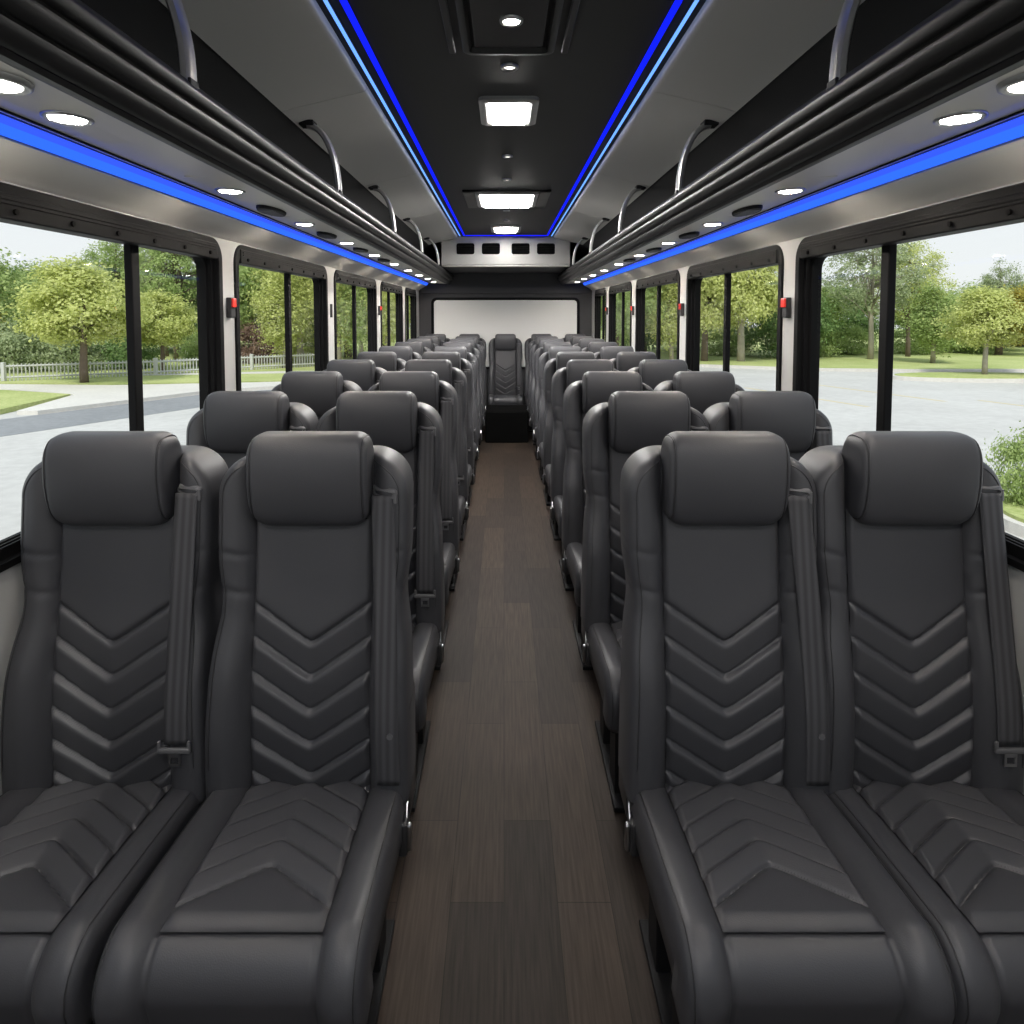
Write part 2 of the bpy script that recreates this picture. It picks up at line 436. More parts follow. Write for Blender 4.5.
wp = thing('rear_board', 'white rounded rectangular board on the dark rear wall behind the last row', 'board', (0.0, YB - 0.003, 1.30))
pts = round_rect(-0.98, 0.98, -0.50, 0.42, 0.05, 8)
m_ = len(pts)
mk('panel_face', [(x, -0.012, z) for x, z in pts] + [(x, 0.0, z) for x, z in pts],
   [tuple(range(m_))] + [(i, m_ + i, m_ + (i + 1) % m_, (i + 1) % m_) for i in range(m_)], 'white', wp)
v = []
for ins, y in ((-0.03, 0), (-0.03, -0.02), (-0.02, -0.026), (0.0, -0.026), (0.006, -0.013)):
    v += [(x, y, z) for x, z in round_rect(-0.98 + ins, 0.98 - ins, -0.50 + ins, 0.42 - ins, 0.05 - ins * 0.7, 8)]
o = mk('panel_rim', v, grid_faces(5, m_, wrap=True), 'frame', wp); fix_normals(o); auto_smooth(o)

hd = thing('rear_header', 'silver overhead header with four dark vents above the rear row', 'header', (0, 7.30, 2.10))
# header body (front skin with four openings)
bm = bmesh.new(); edges = []
def hloop(pts):
    vs = [bm.verts.new((x, 0, z)) for x, z in pts]
    for i in range(len(vs)): edges.append(bm.edges.new((vs[i], vs[(i + 1) % len(vs)])))
hloop([(-0.74, 0.0), (0.74, 0.0), (0.74, 0.315), (-0.74, 0.315)])
for cx in (-0.465, -0.172, 0.172, 0.465): hloop(round_rect(cx - 0.105, cx + 0.105, 0.115, 0.245, 0.025, 5))
bmesh.ops.triangle_fill(bm, edges=edges, use_beauty=True)
r = bmesh.ops.extrude_face_region(bm, geom=list(bm.faces))
for g in r['geom']:
    if isinstance(g, bmesh.types.BMVert): g.co.y += 0.05
bmesh.ops.recalc_face_normals(bm, faces=bm.faces)
me = bpy.data.meshes.new('header_face'); bm.to_mesh(me); bm.free(); me.materials.append(M['header'])
link(bpy.data.objects.new('header_face', me), hd)
MB().box(-0.74, 0.74, 0.0, 0.05, -0.03, -0.002, 0.012).build('lower_lip', 'header', hd)
MB().box(-0.745, 0.745, 0.052, 1.30, -0.02, 0.32).build('housing', 'backwall', hd)
for cx in (-0.465, -0.172, 0.172, 0.465):
    g = MB().box(cx - 0.105, cx + 0.105, 0.036, 0.05, 0.115, 0.245)
    for q in range(6): g.box(cx - 0.104, cx + 0.104, 0.022, 0.036, 0.124 + q * 0.021, 0.129 + q * 0.021)
    g.build('vent', 'black', hd)

# ------------------------------------------------------------------ luggage racks
def rack(sgn, side):
    t = thing('luggage_rack', 'black ribbed overhead luggage rack running along the %s side above the windows' % side, 'luggage rack', (sgn * 0.7, 0, 1.9), 0, 'overhead luggage racks')
    X = lambda x: sgn * x - sgn * 0.7
    Z = lambda z: z - 1.9
    out = [(0.800, 1.930), (0.785, 1.924), (0.772, 1.926), (0.765, 1.934)]
    # three rounded ribs leaning toward the aisle
    def rib(x0, z0, x1, z1, bulge, k=7):
        r_ = []
        for i in range(k + 1):
            u = i / k; h = bulge * sqrt(max(0, 1 - (2 * u - 1) ** 2))
            dx, dz = x1 - x0, z1 - z0; L = hypot(dx, dz)
            r_.append((x0 + dx * u - dz / L * h, z0 + dz * u + dx / L * h))
        return r_
    out += rib(0.765, 1.936, 0.738, 1.966, 0.006)
    out += [(0.742, 1.968), (0.738, 1.972)]
    out += rib(0.736, 1.972, 0.714, 2.002, 0.007)
    out += [(0.720, 2.005), (0.716, 2.009)]
    out += rib(0.714, 2.009, 0.704, 2.040, 0.008)
    out += [(0.712, 2.050), (0.726, 2.052), (0.74, 2.045), (0.745, 2.0), (0.80, 1.955)]
    o = mk('fascia', *extrude_y([(X(x), Z(z)) for x, z in out], Y0, YB - 0.06), 'fascia', t); fix_normals(o); auto_smooth(o, 40)
    up = [(1.034, 1.944), (0.802, 1.932), (0.80, 1.942), (1.03, 1.954)]
    o = mk('underside', *extrude_y([(X(x), Z(z)) for x, z in up], Y0, YB - 0.05), 'under', t); fix_normals(o)
    sh = [(0.79, 1.956), (1.15, 1.966), (1.15, 1.976), (0.79, 1.966)]
    o = mk('shelf', *extrude_y([(X(x), Z(z)) for x, z in sh], Y0, YB - 0.05), 'liner', t); fix_normals(o)
    bk = [(1.15, 1.97), (1.145, 2.06), (1.12, 2.15), (1.06, 2.225), (1.0, 2.275), (0.92, 2.312), (0.875, 2.331)]
    bk2 = [(x + 0.01, z + 0.012) for x, z in bk][::-1]
    o = mk('liner', *extrude_y([(X(x), Z(z)) for x, z in bk + bk2], Y0, YB - 0.05), 'liner', t); fix_normals(o); auto_smooth(o, 40)
    # seam strip along the underside
    MB().box(*sorted((X(1.012), X(1.008))), Y0, YB - 0.06, Z(1.938), Z(1.9435)).build('trim_strip', 'base', t)
    # curved brackets
    for y in (0.08, 1.42, 2.68, 4.02, 5.37, 6.74):
        top, bot = (0.84, 2.322), (0.716, 2.046)
        path = []
        for q in range(15):
            u = q / 14
            # quarter-ellipse bulging toward the aisle
            x = bot[0] + (top[0] - bot[0]) * (1 - sin((1 - u) * pi / 2) if False else 1 - sin(u * pi / 2))
            z = bot[1] + (top[1] - bot[1]) * cos(u * pi / 2)
            path.append((x, z))
        # flat bar section: 26 mm wide along y, 12 mm thick
        v = []; m = len(path)
        for q in range(m):
            a = Vector(path[max(q - 1, 0)]); c = Vector(path[min(q + 1, m - 1)]); d = (c - a).normalized(); nn = Vector((-d[1], d[0]))
            ring = [(0.022, 0.006), (0.014, 0.012), (-0.014, 0.012), (-0.022, 0.006), (-0.022, -0.006), (-0.014, -0.012), (0.014, -0.012), (0.022, -0.006)]
            for (dy, dn) in ring: v.append((X(path[q][0] + nn[0] * dn), y + dy, Z(path[q][1] + nn[1] * dn)))
        f = grid_faces(m, 8, wrap=True) + [tuple(range(8)), tuple((m - 1) * 8 + j for j in range(8))[::-1]]
        br = mk('bracket', v, f, 'bracket', t); fix_normals(br); auto_smooth(br, 40)
        fo = MB().box(*sorted((X(0.81), X(0.87))), y - 0.03, y + 0.03, Z(2.318), Z(2.340), 0.003)
        fo.tube([(X(0.835), y + 0.0, Z(2.312)), (X(0.835), y, Z(2.320))], 0.008, 10)
        fo.build('mounting_plate', 'base', br)
        MB().box(*sorted((X(0.702), X(0.74))), y - 0.02, y + 0.02, Z(2.036), Z(2.054), 0.003).build('foot', 'base', br)
    return t
for sgn, side in ((-1, 'left'), (1, 'right')):
    rack(sgn, side)

# window LED strips
for sgn, side in ((-1, 'left'), (1, 'right')):
    t = thing('led_strip', 'wide blue LED light strip under the %s luggage rack above the windows' % side, 'light strip', (sgn * 1.05, 0, 1.92))
    v, f = extrude_y([(sgn * (x - 1.05), z - 1.92) for x, z in ((1.064, 1.909), (1.057, 1.914), (1.0475, 1.928), (1.055, 1.931), (1.07, 1.912))], Y0, YB - 0.10)
    o = mk('light_tube', v, f, 'led', t); fix_normals(o); auto_smooth(o, 60)
    v, f = extrude_y([(sgn * (x - 1.05), z - 1.92) for x, z in ((1.0475, 1.928), (1.043, 1.934), (1.039, 1.940), (1.046, 1.944), (1.055, 1.931))], Y0, YB - 0.10)
    o = mk('light_edge', v, f, 'led_violet', t); fix_normals(o); auto_smooth(o, 60)
    v, f = extrude_y([(sgn * (x - 1.05), z - 1.92) for x, z in ((1.0705, 1.913), (1.0455, 1.946), (1.05, 1.95), (1.076, 1.917))], Y0, YB - 0.10)
    fix_normals(mk('channel', v, f, 'bracket', t))

# ceiling LED lines, plus deep blue strips standing in for glow on the ceiling
for sgn, side in ((-1, 'left'), (1, 'right')):
    t = thing('led_strip', 'thin pale blue LED line along the %s edge of the dark centre ceiling' % side, 'light strip', (sgn * 0.524, 0, ZC))
    MB().box(-0.0055, 0.0055, Y0, 7.27, -0.008, -0.002, 0.002).build('light_tube', 'led_core', t)
    MB().box(-0.010, 0.010, Y0, 7.27, -0.002, 0.0).build('channel', 'base', t)
    t = thing('led_strip', 'deep blue ceiling glow beside the pale LED line, built as an emissive strip, on the %s of the centre ceiling' % side, 'light strip', (sgn * 0.474, 0, ZC))
    MB().box(-0.011, 0.011, Y0, 7.24, -0.006, -0.001, 0.002).build('light_tube', 'led_glow_deep', t)
    MB().box(-0.014, 0.014, Y0, 7.24, -0.001, 0.0).build('channel', 'base', t)
t = thing('led_strip', 'deep blue LED line across the rear end of the centre ceiling above the vents', 'light strip', (0, 7.24, ZC))
MB().box(-0.46, 0.46, -0.03, 0.03, -0.006, -0.001, 0.002).build('light_tube', 'led_glow_deep', t)
MB().box(-0.46, 0.46, -0.035, 0.035, -0.001, 0.0).build('channel', 'base', t)

# ------------------------------------------------------------------ reading lights & speakers under the racks
LY = [0.54, 1.30, 2.06, 2.82, 3.57, 4.33, 5.10, 5.85, 6.60, 7.30, 8.00]
def reading_light(x, y, label, group):
    sg = 1 if x > 0 else -1
    zz = 1.9365
    t = thing('reading_light', label, 'light', (x, y, zz), 0, group)
    MB().box(-0.048, 0.048, -0.20, 0.20, 0.0, 0.004, 0.0015).build('mounting_plate', 'under', t)
    r = []
    nn = 28
    for (q, dz) in ((0.046, 0.0), (0.046, -0.004), (0.040, -0.007), (0.034, -0.004)):
        r += [(q * cos(2 * pi * j / nn), q * sin(2 * pi * j / nn), dz) for j in range(nn)]
    o = mk('bezel', r, grid_faces(4, nn, wrap=True), 'chrome', t, True); fix_normals(o)
    MB().disc((0, 0, -0.001), 0.033, 0.004).build('lens', 'lamp', t)
    return t
def vent_pod(x, y, label, group):
    t = thing('speaker_pod', label, 'speaker', (x, y, 1.9365), 0, group)
    o = MB().disc((0, 0, 0.003), 0.11, 0.014, 32, 0.042, 0.006).build('housing', 'base', t); auto_smooth(o, 50)
    g = MB()
    for q in range(-4, 5): g.box(-0.026, 0.026, q * 0.016 - 0.003, q * 0.016 + 0.003, -0.0135, -0.010)
    g.build('grille', 'grey_plastic', t)
RL = ['unseen, added ahead to light the first row'] + [ORD[q] + ' from the camera' for q in range(10)]  # foremost pair is out of view, put in to brighten the first row
for sgn, side in ((-1, 'left'), (1, 'right')):
    for i, y in enumerate(LY):
        reading_light(sgn * 0.905, y, 'bright round reading light under the %s rack, %s' % (side, RL[i]), 'reading lights under the %s rack' % side)
    for i, y in enumerate([2.45, 3.21, 3.96, 4.72]):
        vent_pod(sgn * 0.915, y, 'dark oval speaker pod under the %s rack, %s from the camera' % (side, ORD[i]), 'speaker pods under the %s rack' % side)
    # round dome lamp nearest the camera
    t = thing('dome_light', 'round white dome light cut by the %s edge of the photo' % side, 'light', (sgn * 0.885 + (0.0), 1.085, 1.9365))
    nn = 32; r = []
    for (q, dz) in ((0.060, 0.0), (0.058, -0.010), (0.050, -0.014), (0.044, -0.010)):
        r += [(q * cos(2 * pi * j / nn), q * sin(2 * pi * j / nn), dz) for j in range(nn)]
    fix_normals(mk('bezel', r, grid_faces(4, nn, wrap=True), 'bracket', t, True))
    MB().disc((0, 0, -0.002), 0.043, 0.009).build('lens', 'softlamp', t)

# ------------------------------------------------------------------ ceiling fixtures
def light_well(cy, hx, hy, label, strength='diffuser'):
    t = thing('ceiling_light', label, 'light', (0, cy, ZC), 0, 'square ceiling lights along the centre line')
    ri = round_rect(-hx, hx, -hy, hy, 0.03, 5); n_ = len(ri)
    v = []
    for ins, z in ((0, 0), (0.0, -0.014), (0.012, -0.020), (0.030, -0.020), (0.055, -0.004)):
        v += [(x, y, z) for x, y in round_rect(-hx + ins, hx - ins, -hy + ins, hy - ins, max(0.008, 0.03 - ins * 0.4), 5)]
    o = mk('frame', v, grid_faces(5, n_, wrap=True), 'bracket', t); fix_normals(o); auto_smooth(o, 30)
    MB().box(-hx + 0.05, hx - 0.05, -hy + 0.05, hy - 0.05, -0.026, -0.001, 0.006).build('diffuser', strength, t)
    return t
light_well(-0.40, 0.125, 0.18, 'unseen square ceiling light added ahead of the roof hatch to brighten the first seats', 'front_fill_diffuser')  # extra lamp out of view, put in to light the seat backs
light_well(2.80, 0.125, 0.18, 'square bright ceiling light with silver frame, nearest behind the roof hatch')
light_well(4.95, 0.235, 0.30, 'wide bright ceiling light in a dark frame, middle of the centre ceiling')
light_well(6.65, 0.155, 0.24, 'small bright ceiling light farthest back, before the rear vents')
t = [o for o in COL.objects if o.name.startswith('ceiling_light')][2]
fr = MB().box(-0.32, 0.32, -0.36, -0.305, -0.012, 0, 0.004).box(-0.32, 0.32, 0.305, 0.36, -0.012, 0, 0.004).box(-0.32, -0.24, -0.36, 0.36, -0.012, 0, 0.004).box(0.24, 0.32, -0.36, 0.36, -0.012, 0, 0.004)
fr.build('outer_frame', 'plastic', t)

def puck(y, r, label, mat):
    t = thing('puck_light', label, 'light', (0.0, y, ZC), 0, 'small round lights along the ceiling centre')
    nn = 28; v = []
    for (q, dz) in ((1.0, 0.0), (0.98, -0.008), (0.82, -0.012), (0.62, -0.006)):
        v += [(q * r * cos(2 * pi * j / nn), q * r * sin(2 * pi * j / nn), dz) for j in range(nn)]
    fix_normals(mk('bezel', v, grid_faces(4, nn, wrap=True), 'chrome', t, True))
    MB().disc((0, 0, -0.001), r * 0.60, 0.004).build('lens', mat, t)
puck(2.31, 0.032, 'small round ceiling light just behind the roof hatch', 'puck')
puck(3.60, 0.030, 'small round ceiling light behind the square light, nearer of two', 'puck')
puck(4.22, 0.030, 'small round ceiling light just before the wide light', 'puck')
puck(5.48, 0.030, 'small round ceiling light just behind the wide light', 'puck')
puck(6.05, 0.030, 'small round ceiling light before the farthest ceiling light', 'puck')
puck(7.08, 0.034, 'small round ceiling light at the rear end by the vents', 'puck')

h = thing('roof_hatch', 'black square roof hatch in the ceiling nearest the camera', 'roof hatch', (-0.005, 1.69, ZC))
n_ = len(round_rect(0, 1, 0, 1, 0.1, 5)); v = []
for ins, z in ((0, 0), (0, -0.016), (0.008, -0.022), (0.022, -0.022), (0.03, -0.004)):
    v += [(x, y, z) for x, y in round_rect(-0.152 + ins, 0.152 - ins, -0.48 + ins, 0.48 - ins, 0.03 - ins * 0.4, 5)]
o = mk('frame', v, grid_faces(5, n_, wrap=True), 'fascia', h); fix_normals(o); auto_smooth(o)
MB().box(-0.112, 0.112, -0.43, 0.43, -0.014, -0.002, 0.005).build('panel', 'plastic', h)
MB().box(-0.025, 0.025, 0.205, 0.215, -0.0165, -0.0135).build('latch', 'grey_plastic', h)
for s in (-1, 1):
    MB().box(s * 0.188 - 0.011, s * 0.188 + 0.011, -0.5, 0.48, -0.014, 0.0, 0.004).build('side_rail', 'plastic', h)
t = thing('puck_light', 'bright round light set in the black roof hatch', 'light', (0.002, 1.925, ZC - 0.0135), 0, 'small round lights along the ceiling centre')
nn = 28; v = []
for (q, dz) in ((0.036, 0.0), (0.035, -0.006), (0.028, -0.010), (0.024, -0.004)):
    v += [(q * cos(2 * pi * j / nn), q * sin(2 * pi * j / nn), dz) for j in range(nn)]
fix_normals(mk('bezel', v, grid_faces(4, nn, wrap=True), 'chrome', t, True))
MB().disc((0, 0, -0.001), 0.023, 0.004).build('lens', 'lamp', t)

# ------------------------------------------------------------------ red emergency devices on pillars, modelled as hammer holders, not switches
def red_device(sgn, y, label):
    t = thing('emergency_device', label, 'emergency device', (sgn * HALF, y, 1.565), 0, 'red and black devices on the window pillars')
    s = -sgn
    MB().box(*sorted((0, s * 0.022)), -0.022, 0.022, -0.045, 0.040, 0.004).build('holder', 'plastic', t)
    MB().box(*sorted((s * 0.006, s * 0.030)), -0.018, 0.018, -0.002, 0.037, 0.004).build('cap', 'red', t)
red_device(-1, 2.655, 'red and black box on the left pillar behind the first window')
red_device(-1, 5.825, 'red box on the far left pillar behind the third window')
red_device(1, 2.655, 'red and black box on the right pillar behind the first window')
red_device(1, 4.22, 'red and black box on the right pillar behind the second window')
red_device(1, 5.825, 'red box on the right pillar behind the third window')
red_device(1, 7.293, 'small red box on the farthest right pillar')
tag(MB().box(0, 0.012, -0.012, 0.012, -0.045, 0.045, 0.003).build('wall_switch', 'plastic', None, False, (-HALF, 4.22, 1.555)), 'narrow black box on the left pillar behind the second window', 'switch')

# ------------------------------------------------------------------ seats
W, R_, TOP, ZB = 0.225, 0.095, 1.203, 0.415
CR = 0.140            # crease half width
def base_y(z): return 0.085 * (z - 0.48) - 0.026 * exp(-((z - 0.62) / 0.21) ** 2) + 0.012
def w_of(z):
    # shoulder -> waist -> hip
    a = 0.225
    a -= 0.012 * exp(-((z - 0.86) / 0.07) ** 2)
    if z < 0.82: a += 0.010 * smooth((0.82 - z) / 0.34)
    return a
def smooth(t): t = max(0, min(1, t)); return t * t * (3 - 2 * t)
def bol(z):
    # bolster height: full below the waist, slim at the waist, medium at the wings
    lo = 0.046; wa = 0.027; up = 0.034
    if z < 0.845: return wa + (lo - wa) * smooth((0.845 - z) / 0.16)
    return wa + (up - wa) * smooth((z - 0.855) / 0.16)
def front(x, z, w):
    ax = abs(x); h = 0.0
    if ax > CR:
        t = (ax - CR) / max(1e-4, (w - CR)); h += bol(z) * (1 - (1 - min(t / 0.55, 1)) ** 2)
        zo = 0.985 - 0.26 * (W - ax)
        h -= 0.0045 * exp(-((z - zo + 0.0) / 0.0045) ** 2)
        zo2 = 0.900 - 0.30 * (W - ax)
        h -= 0.0045 * exp(-((z - zo2) / 0.006) ** 2)
    h -= 0.007 * exp(-((ax - CR) / 0.006) ** 2)
    if ax < CR - 0.004: h -= 0.012 if z < 1.10 else 0.0
    return h
def ztop(xn):
    a = abs(xn) - (W - R_)
    return TOP - (0 if a <= 0 else R_ - sqrt(max(0, R_ * R_ - a * a)))
def edge_d(xn, z, w):
    ax = abs(xn); d = W - ax
    if z > TOP - R_ and ax > W - R_: d = R_ - hypot(ax - (W - R_), z - (TOP - R_))
    else: d = min(d, TOP - z)
    return max(0.0, d)
ER = 0.027
def recede(d): return 0 if d >= ER else ER - sqrt(max(0, ER * ER - (ER - d) ** 2))
THK = 0.115

def surf(x, z):
    """front surface y of the backrest at x,z"""
    w = w_of(z); return base_y(z) - front(x, z, w) + recede(edge_d(x * W / w, z, w))

def backrest():
    NU, NV = 78, 116
    us = [-1 + 2 * i / (NU - 1) for i in range(NU)]
    # pull columns toward the rounded sides
    us = [0.82 * u + 0.18 * sin(u * pi / 2) for u in us]
    F, B = [], []
    for j in range(NV):
        v = j / (NV - 1); v = 1 - (1 - v) ** 1.12
        for u in us:
            xn = u * W; zt = ztop(xn); z = ZB + v * (zt - ZB)
            w = w_of(z); x = xn * w / W; d = edge_d(xn, z, w); rc = recede(d)
            F.append((x, base_y(z) - front(x, z, w) + rc, z))
            B.append((x, base_y(z) + THK - rc * 1.0, z))
    n = NU * NV
    f = grid_faces(NV, NU) + grid_faces(NV, NU, n, True)
    bd = [j * NU for j in range(NV)][::-1] + [i for i in range(NU)] + [j * NU + NU - 1 for j in range(NV)] + [(NV - 1) * NU + i for i in range(NU)][::-1]
    bd = [bd[i] for i in range(len(bd)) if i == 0 or bd[i] != bd[i - 1]]
    for i in range(len(bd)):
        a, c = bd[i], bd[(i + 1) % len(bd)]
        if a != c: f.append((a, c, n + c, n + a))
    return F + B, f

def channel(m, H):
    """height across one quilted channel, m = 0..1 from its upper seam to the next: swells fast, then falls away"""
    pk = 0.19
    if m < pk: return H * sqrt(max(0, 1 - (1 - m / pk) ** 2))
    t = (m - pk) / (1 - pk); return H * (1 - 0.78 * t ** 1.15) * (1 - smooth((t - 0.90) / 0.10))

def back_panel():
    NC, NR = 61, 190; z0, z1 = 0.428, 1.08; hw = CR - 0.001
    slope = 0.085 / 0.13; pitch = 0.0775; zc = 0.762
    v = []; cs = cos(math.atan(slope))
    for j in range(NR):
        z = z0 + (z1 - z0) * j / (NR - 1)
        for i in range(NC):
            x = hw * (2 * i / (NC - 1) - 1)
            q = zc + slope * sqrt(x * x + 0.00006) - z     # >0 below the first seam
            ed = (hw - abs(x))
            if q < 0:
                h = 0.013 * (1 - exp(q / 0.006)) + 0.004 * cos(x / hw * pi / 2)
            else:
                m = q % pitch; h = channel(m / pitch, 0.0135) - 0.003 * exp(-(min(m, pitch - m) / 0.004) ** 2)
            h *= smooth(ed / 0.008) * 0.8 + 0.2
            y = base_y(z) + 0.006 - h
            v.append((x, y, z))
    n = NC * NR; v2 = [(x, base_y(z) + 0.02, z) for (x, y, z) in v[:NC]]
    return v, grid_faces(NR, NC)

def headrest():
    hy, hz, hx = 0.056, 0.112, 0.139
    prof = []
    N = 40
    for k in range(N):
        w = 2 * pi * k / N
        c, s = cos(w), sin(w)
        e = 2 / 3.4
        y = (abs(c) ** e) * (1 if c > 0 else -1); z = (abs(s) ** e) * (1 if s > 0 else -1)
        # lower edge tucks back, front face a little convex
        prof.append((y, z))
    v = []; es = [0.0, 0.0006, 0.002, 0.0045, 0.008, 0.0095, 0.011, 0.0125, 0.017, 0.024, 0.032, 0.042, 0.052]
    xs = [-hx + e for e in es] + [(-hx + 0.052) + (2 * hx - 0.104) * q / 9 for q in range(1, 9)] + [hx - e for e in es[::-1]]
    def ins(e, r): return 0 if e >= r else r - sqrt(max(0, r * r - (r - e) ** 2))
    def pt(x, y, z, g):
        e = hx - abs(x)
        dy = ins(e, 0.014); dz = ins(e, 0.052) * 0.8 if z < 0 else ins(e, 0.034)
        yy = y * (hy - dy - g); zz = z * (hz - dz - g)
        if y < 0: yy -= 0.009 * (1 - z * z) * (1 - (x / hx) ** 2)
        yy += 0.010 * max(0, -z) * (1 if y < 0 else 0.4)
        yy -= 0.03 * zz
        return (x, yy, zz)
    for x in xs:
        e = hx - abs(x); g = 0.0022 * exp(-((e - 0.011) / 0.0016) ** 2)
        for (y, z) in prof: v.append(pt(x, y, z, g))
    m = len(xs); f = grid_faces(m, N, wrap=True) + [tuple(range(N)), tuple((m - 1) * N + j for j in range(N))[::-1]]
    lines = [[pt(x, y, z, 0.0004) for (y, z) in prof + prof[:1]] for x in (-(hx - 0.011), hx - 0.011)]
    return v, f, lines

# cushion path (y, z, ny, nz)
def cushion_path():
    P = []
    y0, z0, y1, z1 = 0.030, 0.424, -0.395, 0.474
    N = 74; sl = math.atan2(z1 - z0, y0 - y1)
    for i in range(N):
        t = i / (N - 1); P.append((y0 + (y1 - y0) * t, z0 + (z1 - z0) * t + 0.004 * sin(pi * t), -sin(sl), cos(sl)))
    r = 0.066; cy, cz = y1 - sin(sl) * -r * 1.0, z1 - cos(sl) * r
    cy = y1 + sin(sl) * r
    for i in range(1, 19):
        a = pi / 2 + sl + (pi / 2 - sl + 0.10) * i / 18
        P.append((cy + r * cos(a), cz + r * sin(a), cos(a), sin(a)))
    y, z, ny, nz = P[-1]
    for i in range(1, 5): P.append((y + 0.004 * i, z - 0.016 * i, ny, nz))
    return P
PATH = cushion_path()
CW = 0.2235; CC = 0.143
def cush_n(x, y, z, panel_zone):
    ax = abs(x); h = 0
    if ax > CC:
        t = (ax - CC) / (CW - CC); h += 0.020 * (1 - (1 - min(t / 0.5, 1)) ** 2)
        e = CW - ax
        if e < 0.03: h -= 0.03 - sqrt(max(0, 0.03 ** 2 - (0.03 - e) ** 2))
    h -= 0.007 * exp(-((ax - CC) / 0.005) ** 2)
    if panel_zone and ax < CC - 0.004: h -= 0.010
    return h
def cushion():
    NX = 70
    us = [-1 + 2 * i / (NX - 1) for i in range(NX)]; us = [0.82 * u + 0.18 * sin(u * pi / 2) for u in us]
    v = []
    for k, (y, z, ny, nz) in enumerate(PATH):
        zone = k < 74
        T = 0.095 if k < 74 else 0.064
        for dn in (-T, -T * 0.6):
            v.append((-CW, y + ny * dn, z + nz * dn))
        for u in us:
            x = u * CW; h = cush_n(x, y, z, zone)
            if abs(k - 73) < 3 and abs(x) < CC: h -= 0.004 * exp(-((k - 73) / 1.0) ** 2)
            v.append((x, y + ny * h, z + nz * h))
        for dn in (-T * 0.6, -T):
            v.append((CW, y + ny * dn, z + nz * dn))
    nc = NX + 4; m = len(PATH)
    f = grid_faces(m, nc, 0, True, wrap=True) + [tuple(range(nc)), tuple((m - 1) * nc + j for j in range(nc))[::-1]]
    return v, f
def cushion_panel():
    NC = 61; hw = CC - 0.002; v = []; NR = 160
    slope = 0.10 / 0.14; pitch = 0.064; cs = cos(math.atan(slope))
    for j in range(NR):
        t = j / (NR - 1) * 72.99; i0 = int(t); fr = t - i0
        a, c = PATH[i0], PATH[i0 + 1]
        y, z, ny, nz = [a[q] + (c[q] - a[q]) * fr for q in range(4)]
        for i in range(NC):
            x = hw * (2 * i / (NC - 1) - 1)
            q = y + slope * sqrt(x * x + 0.00006) - (-0.247)   # >0 behind the foremost seam
            ed = hw - abs(x)
            if q < 0: h = 0.010 * (1 - exp(q / 0.010))
            else:
                m = q % pitch; h = channel(1 - m / pitch, 0.0165) - 0.006 * exp(-(min(m, pitch - m) / 0.0045) ** 2)
            h *= smooth(ed / 0.008) * 0.8 + 0.2
            fe = (73 - t) / 73 * 0.42
            h *= smooth(fe / 0.035)
            h -= 0.004
            v.append((x, y + ny * h, z + nz * h))
    return v, grid_faces(NR, NC, 0, True)

def outline_piping():
    """seam following the backrest outline, a little inside the edge"""
    pts = []; ins = 0.017
    def P(xn, z):
        w = w_of(z); x = xn * w / W
        pts.append((x, surf(x, z) - 0.0006, z))
    zz = 0.50
    while zz < TOP - R_: P(-(W - ins), zz); zz += 0.012
    for k in range(0, 13):
        a = pi - pi / 2 * k / 12; P(-(W - R_) + (R_ - ins) * cos(a), TOP - R_ + (R_ - ins) * sin(a))
    x = -(W - R_) + 0.015
    while x < (W - R_): P(x, TOP - ins); x += 0.02
    for k in range(0, 13):
        a = pi / 2 - pi / 2 * k / 12; P((W - R_) + (R_ - ins) * cos(a), TOP - R_ + (R_ - ins) * sin(a))
    zz = TOP - R_ - 0.012
    while zz > 0.50: P(W - ins, zz); zz -= 0.012
    return pts

def belt_strap(path, width, th=0.0016):
    """path of (x,z): ribbon in front of the bolster, flat across x"""
    v = []
    NC = 7
    raw = [(z, min(surf(x + width * (q / 6 - 0.5), z) for q in range(NC)) - 0.003) for x, z in path]
    hull = []
    for p in raw[::-1]:            # z ascending: keep the side toward the sitter, so that the strap hangs taut
        while len(hull) > 1 and (hull[-1][0] - hull[-2][0]) * (p[1] - hull[-2][1]) - (hull[-1][1] - hull[-2][1]) * (p[0] - hull[-2][0]) <= 0: hull.pop()
        hull.append(p)
    def taut(z):
        for (za, ya), (zb, yb) in zip(hull[:-1], hull[1:]):
            if za <= z <= zb: return ya + (yb - ya) * (z - za) / max(1e-6, zb - za)
        return hull[-1][1] if z > hull[-1][0] else hull[0][1]
    for k, (x, z) in enumerate(path):
        for q in range(NC):
            v.append((x + width * (q / 6 - 0.5), taut(z) - 0.0012 * sin(q / 6 * pi), z))
    n = len(v); v += [(x, y - th, z) for x, y, z in v]
    m = len(path)
    f = grid_faces(m, NC) + grid_faces(m, NC, n, True)
    bd = [j * NC for j in range(m)] + [(m - 1) * NC + i for i in range(1, NC)] + [j * NC + NC - 1 for j in range(m - 2, -1, -1)] + [i for i in range(NC - 2, 0, -1)]
    for i in range(len(bd)):
        a, c = bd[i], bd[(i + 1) % len(bd)]; f.append((a, n + a, n + c, c))
    return v, f

CACHE = {}
def shared(name, key, builder, mat, parent, smooth=True, ang=None):
    if key not in CACHE:
        v, f = builder(); o = mk(name, v, f, mat, parent, smooth); fix_normals(o)
        if ang: auto_smooth(o, ang)
        CACHE[key] = o.data; return o
    o = bpy.data.objects.new(name, CACHE[key]); return link(o, parent)

HR_V, HR_F, HR_L = headrest()
BK = backrest(); BP = back_panel(); CU = cushion(); CP = cushion_panel(); OP = outline_piping()

def strip(mb): return mb.v, mb.f

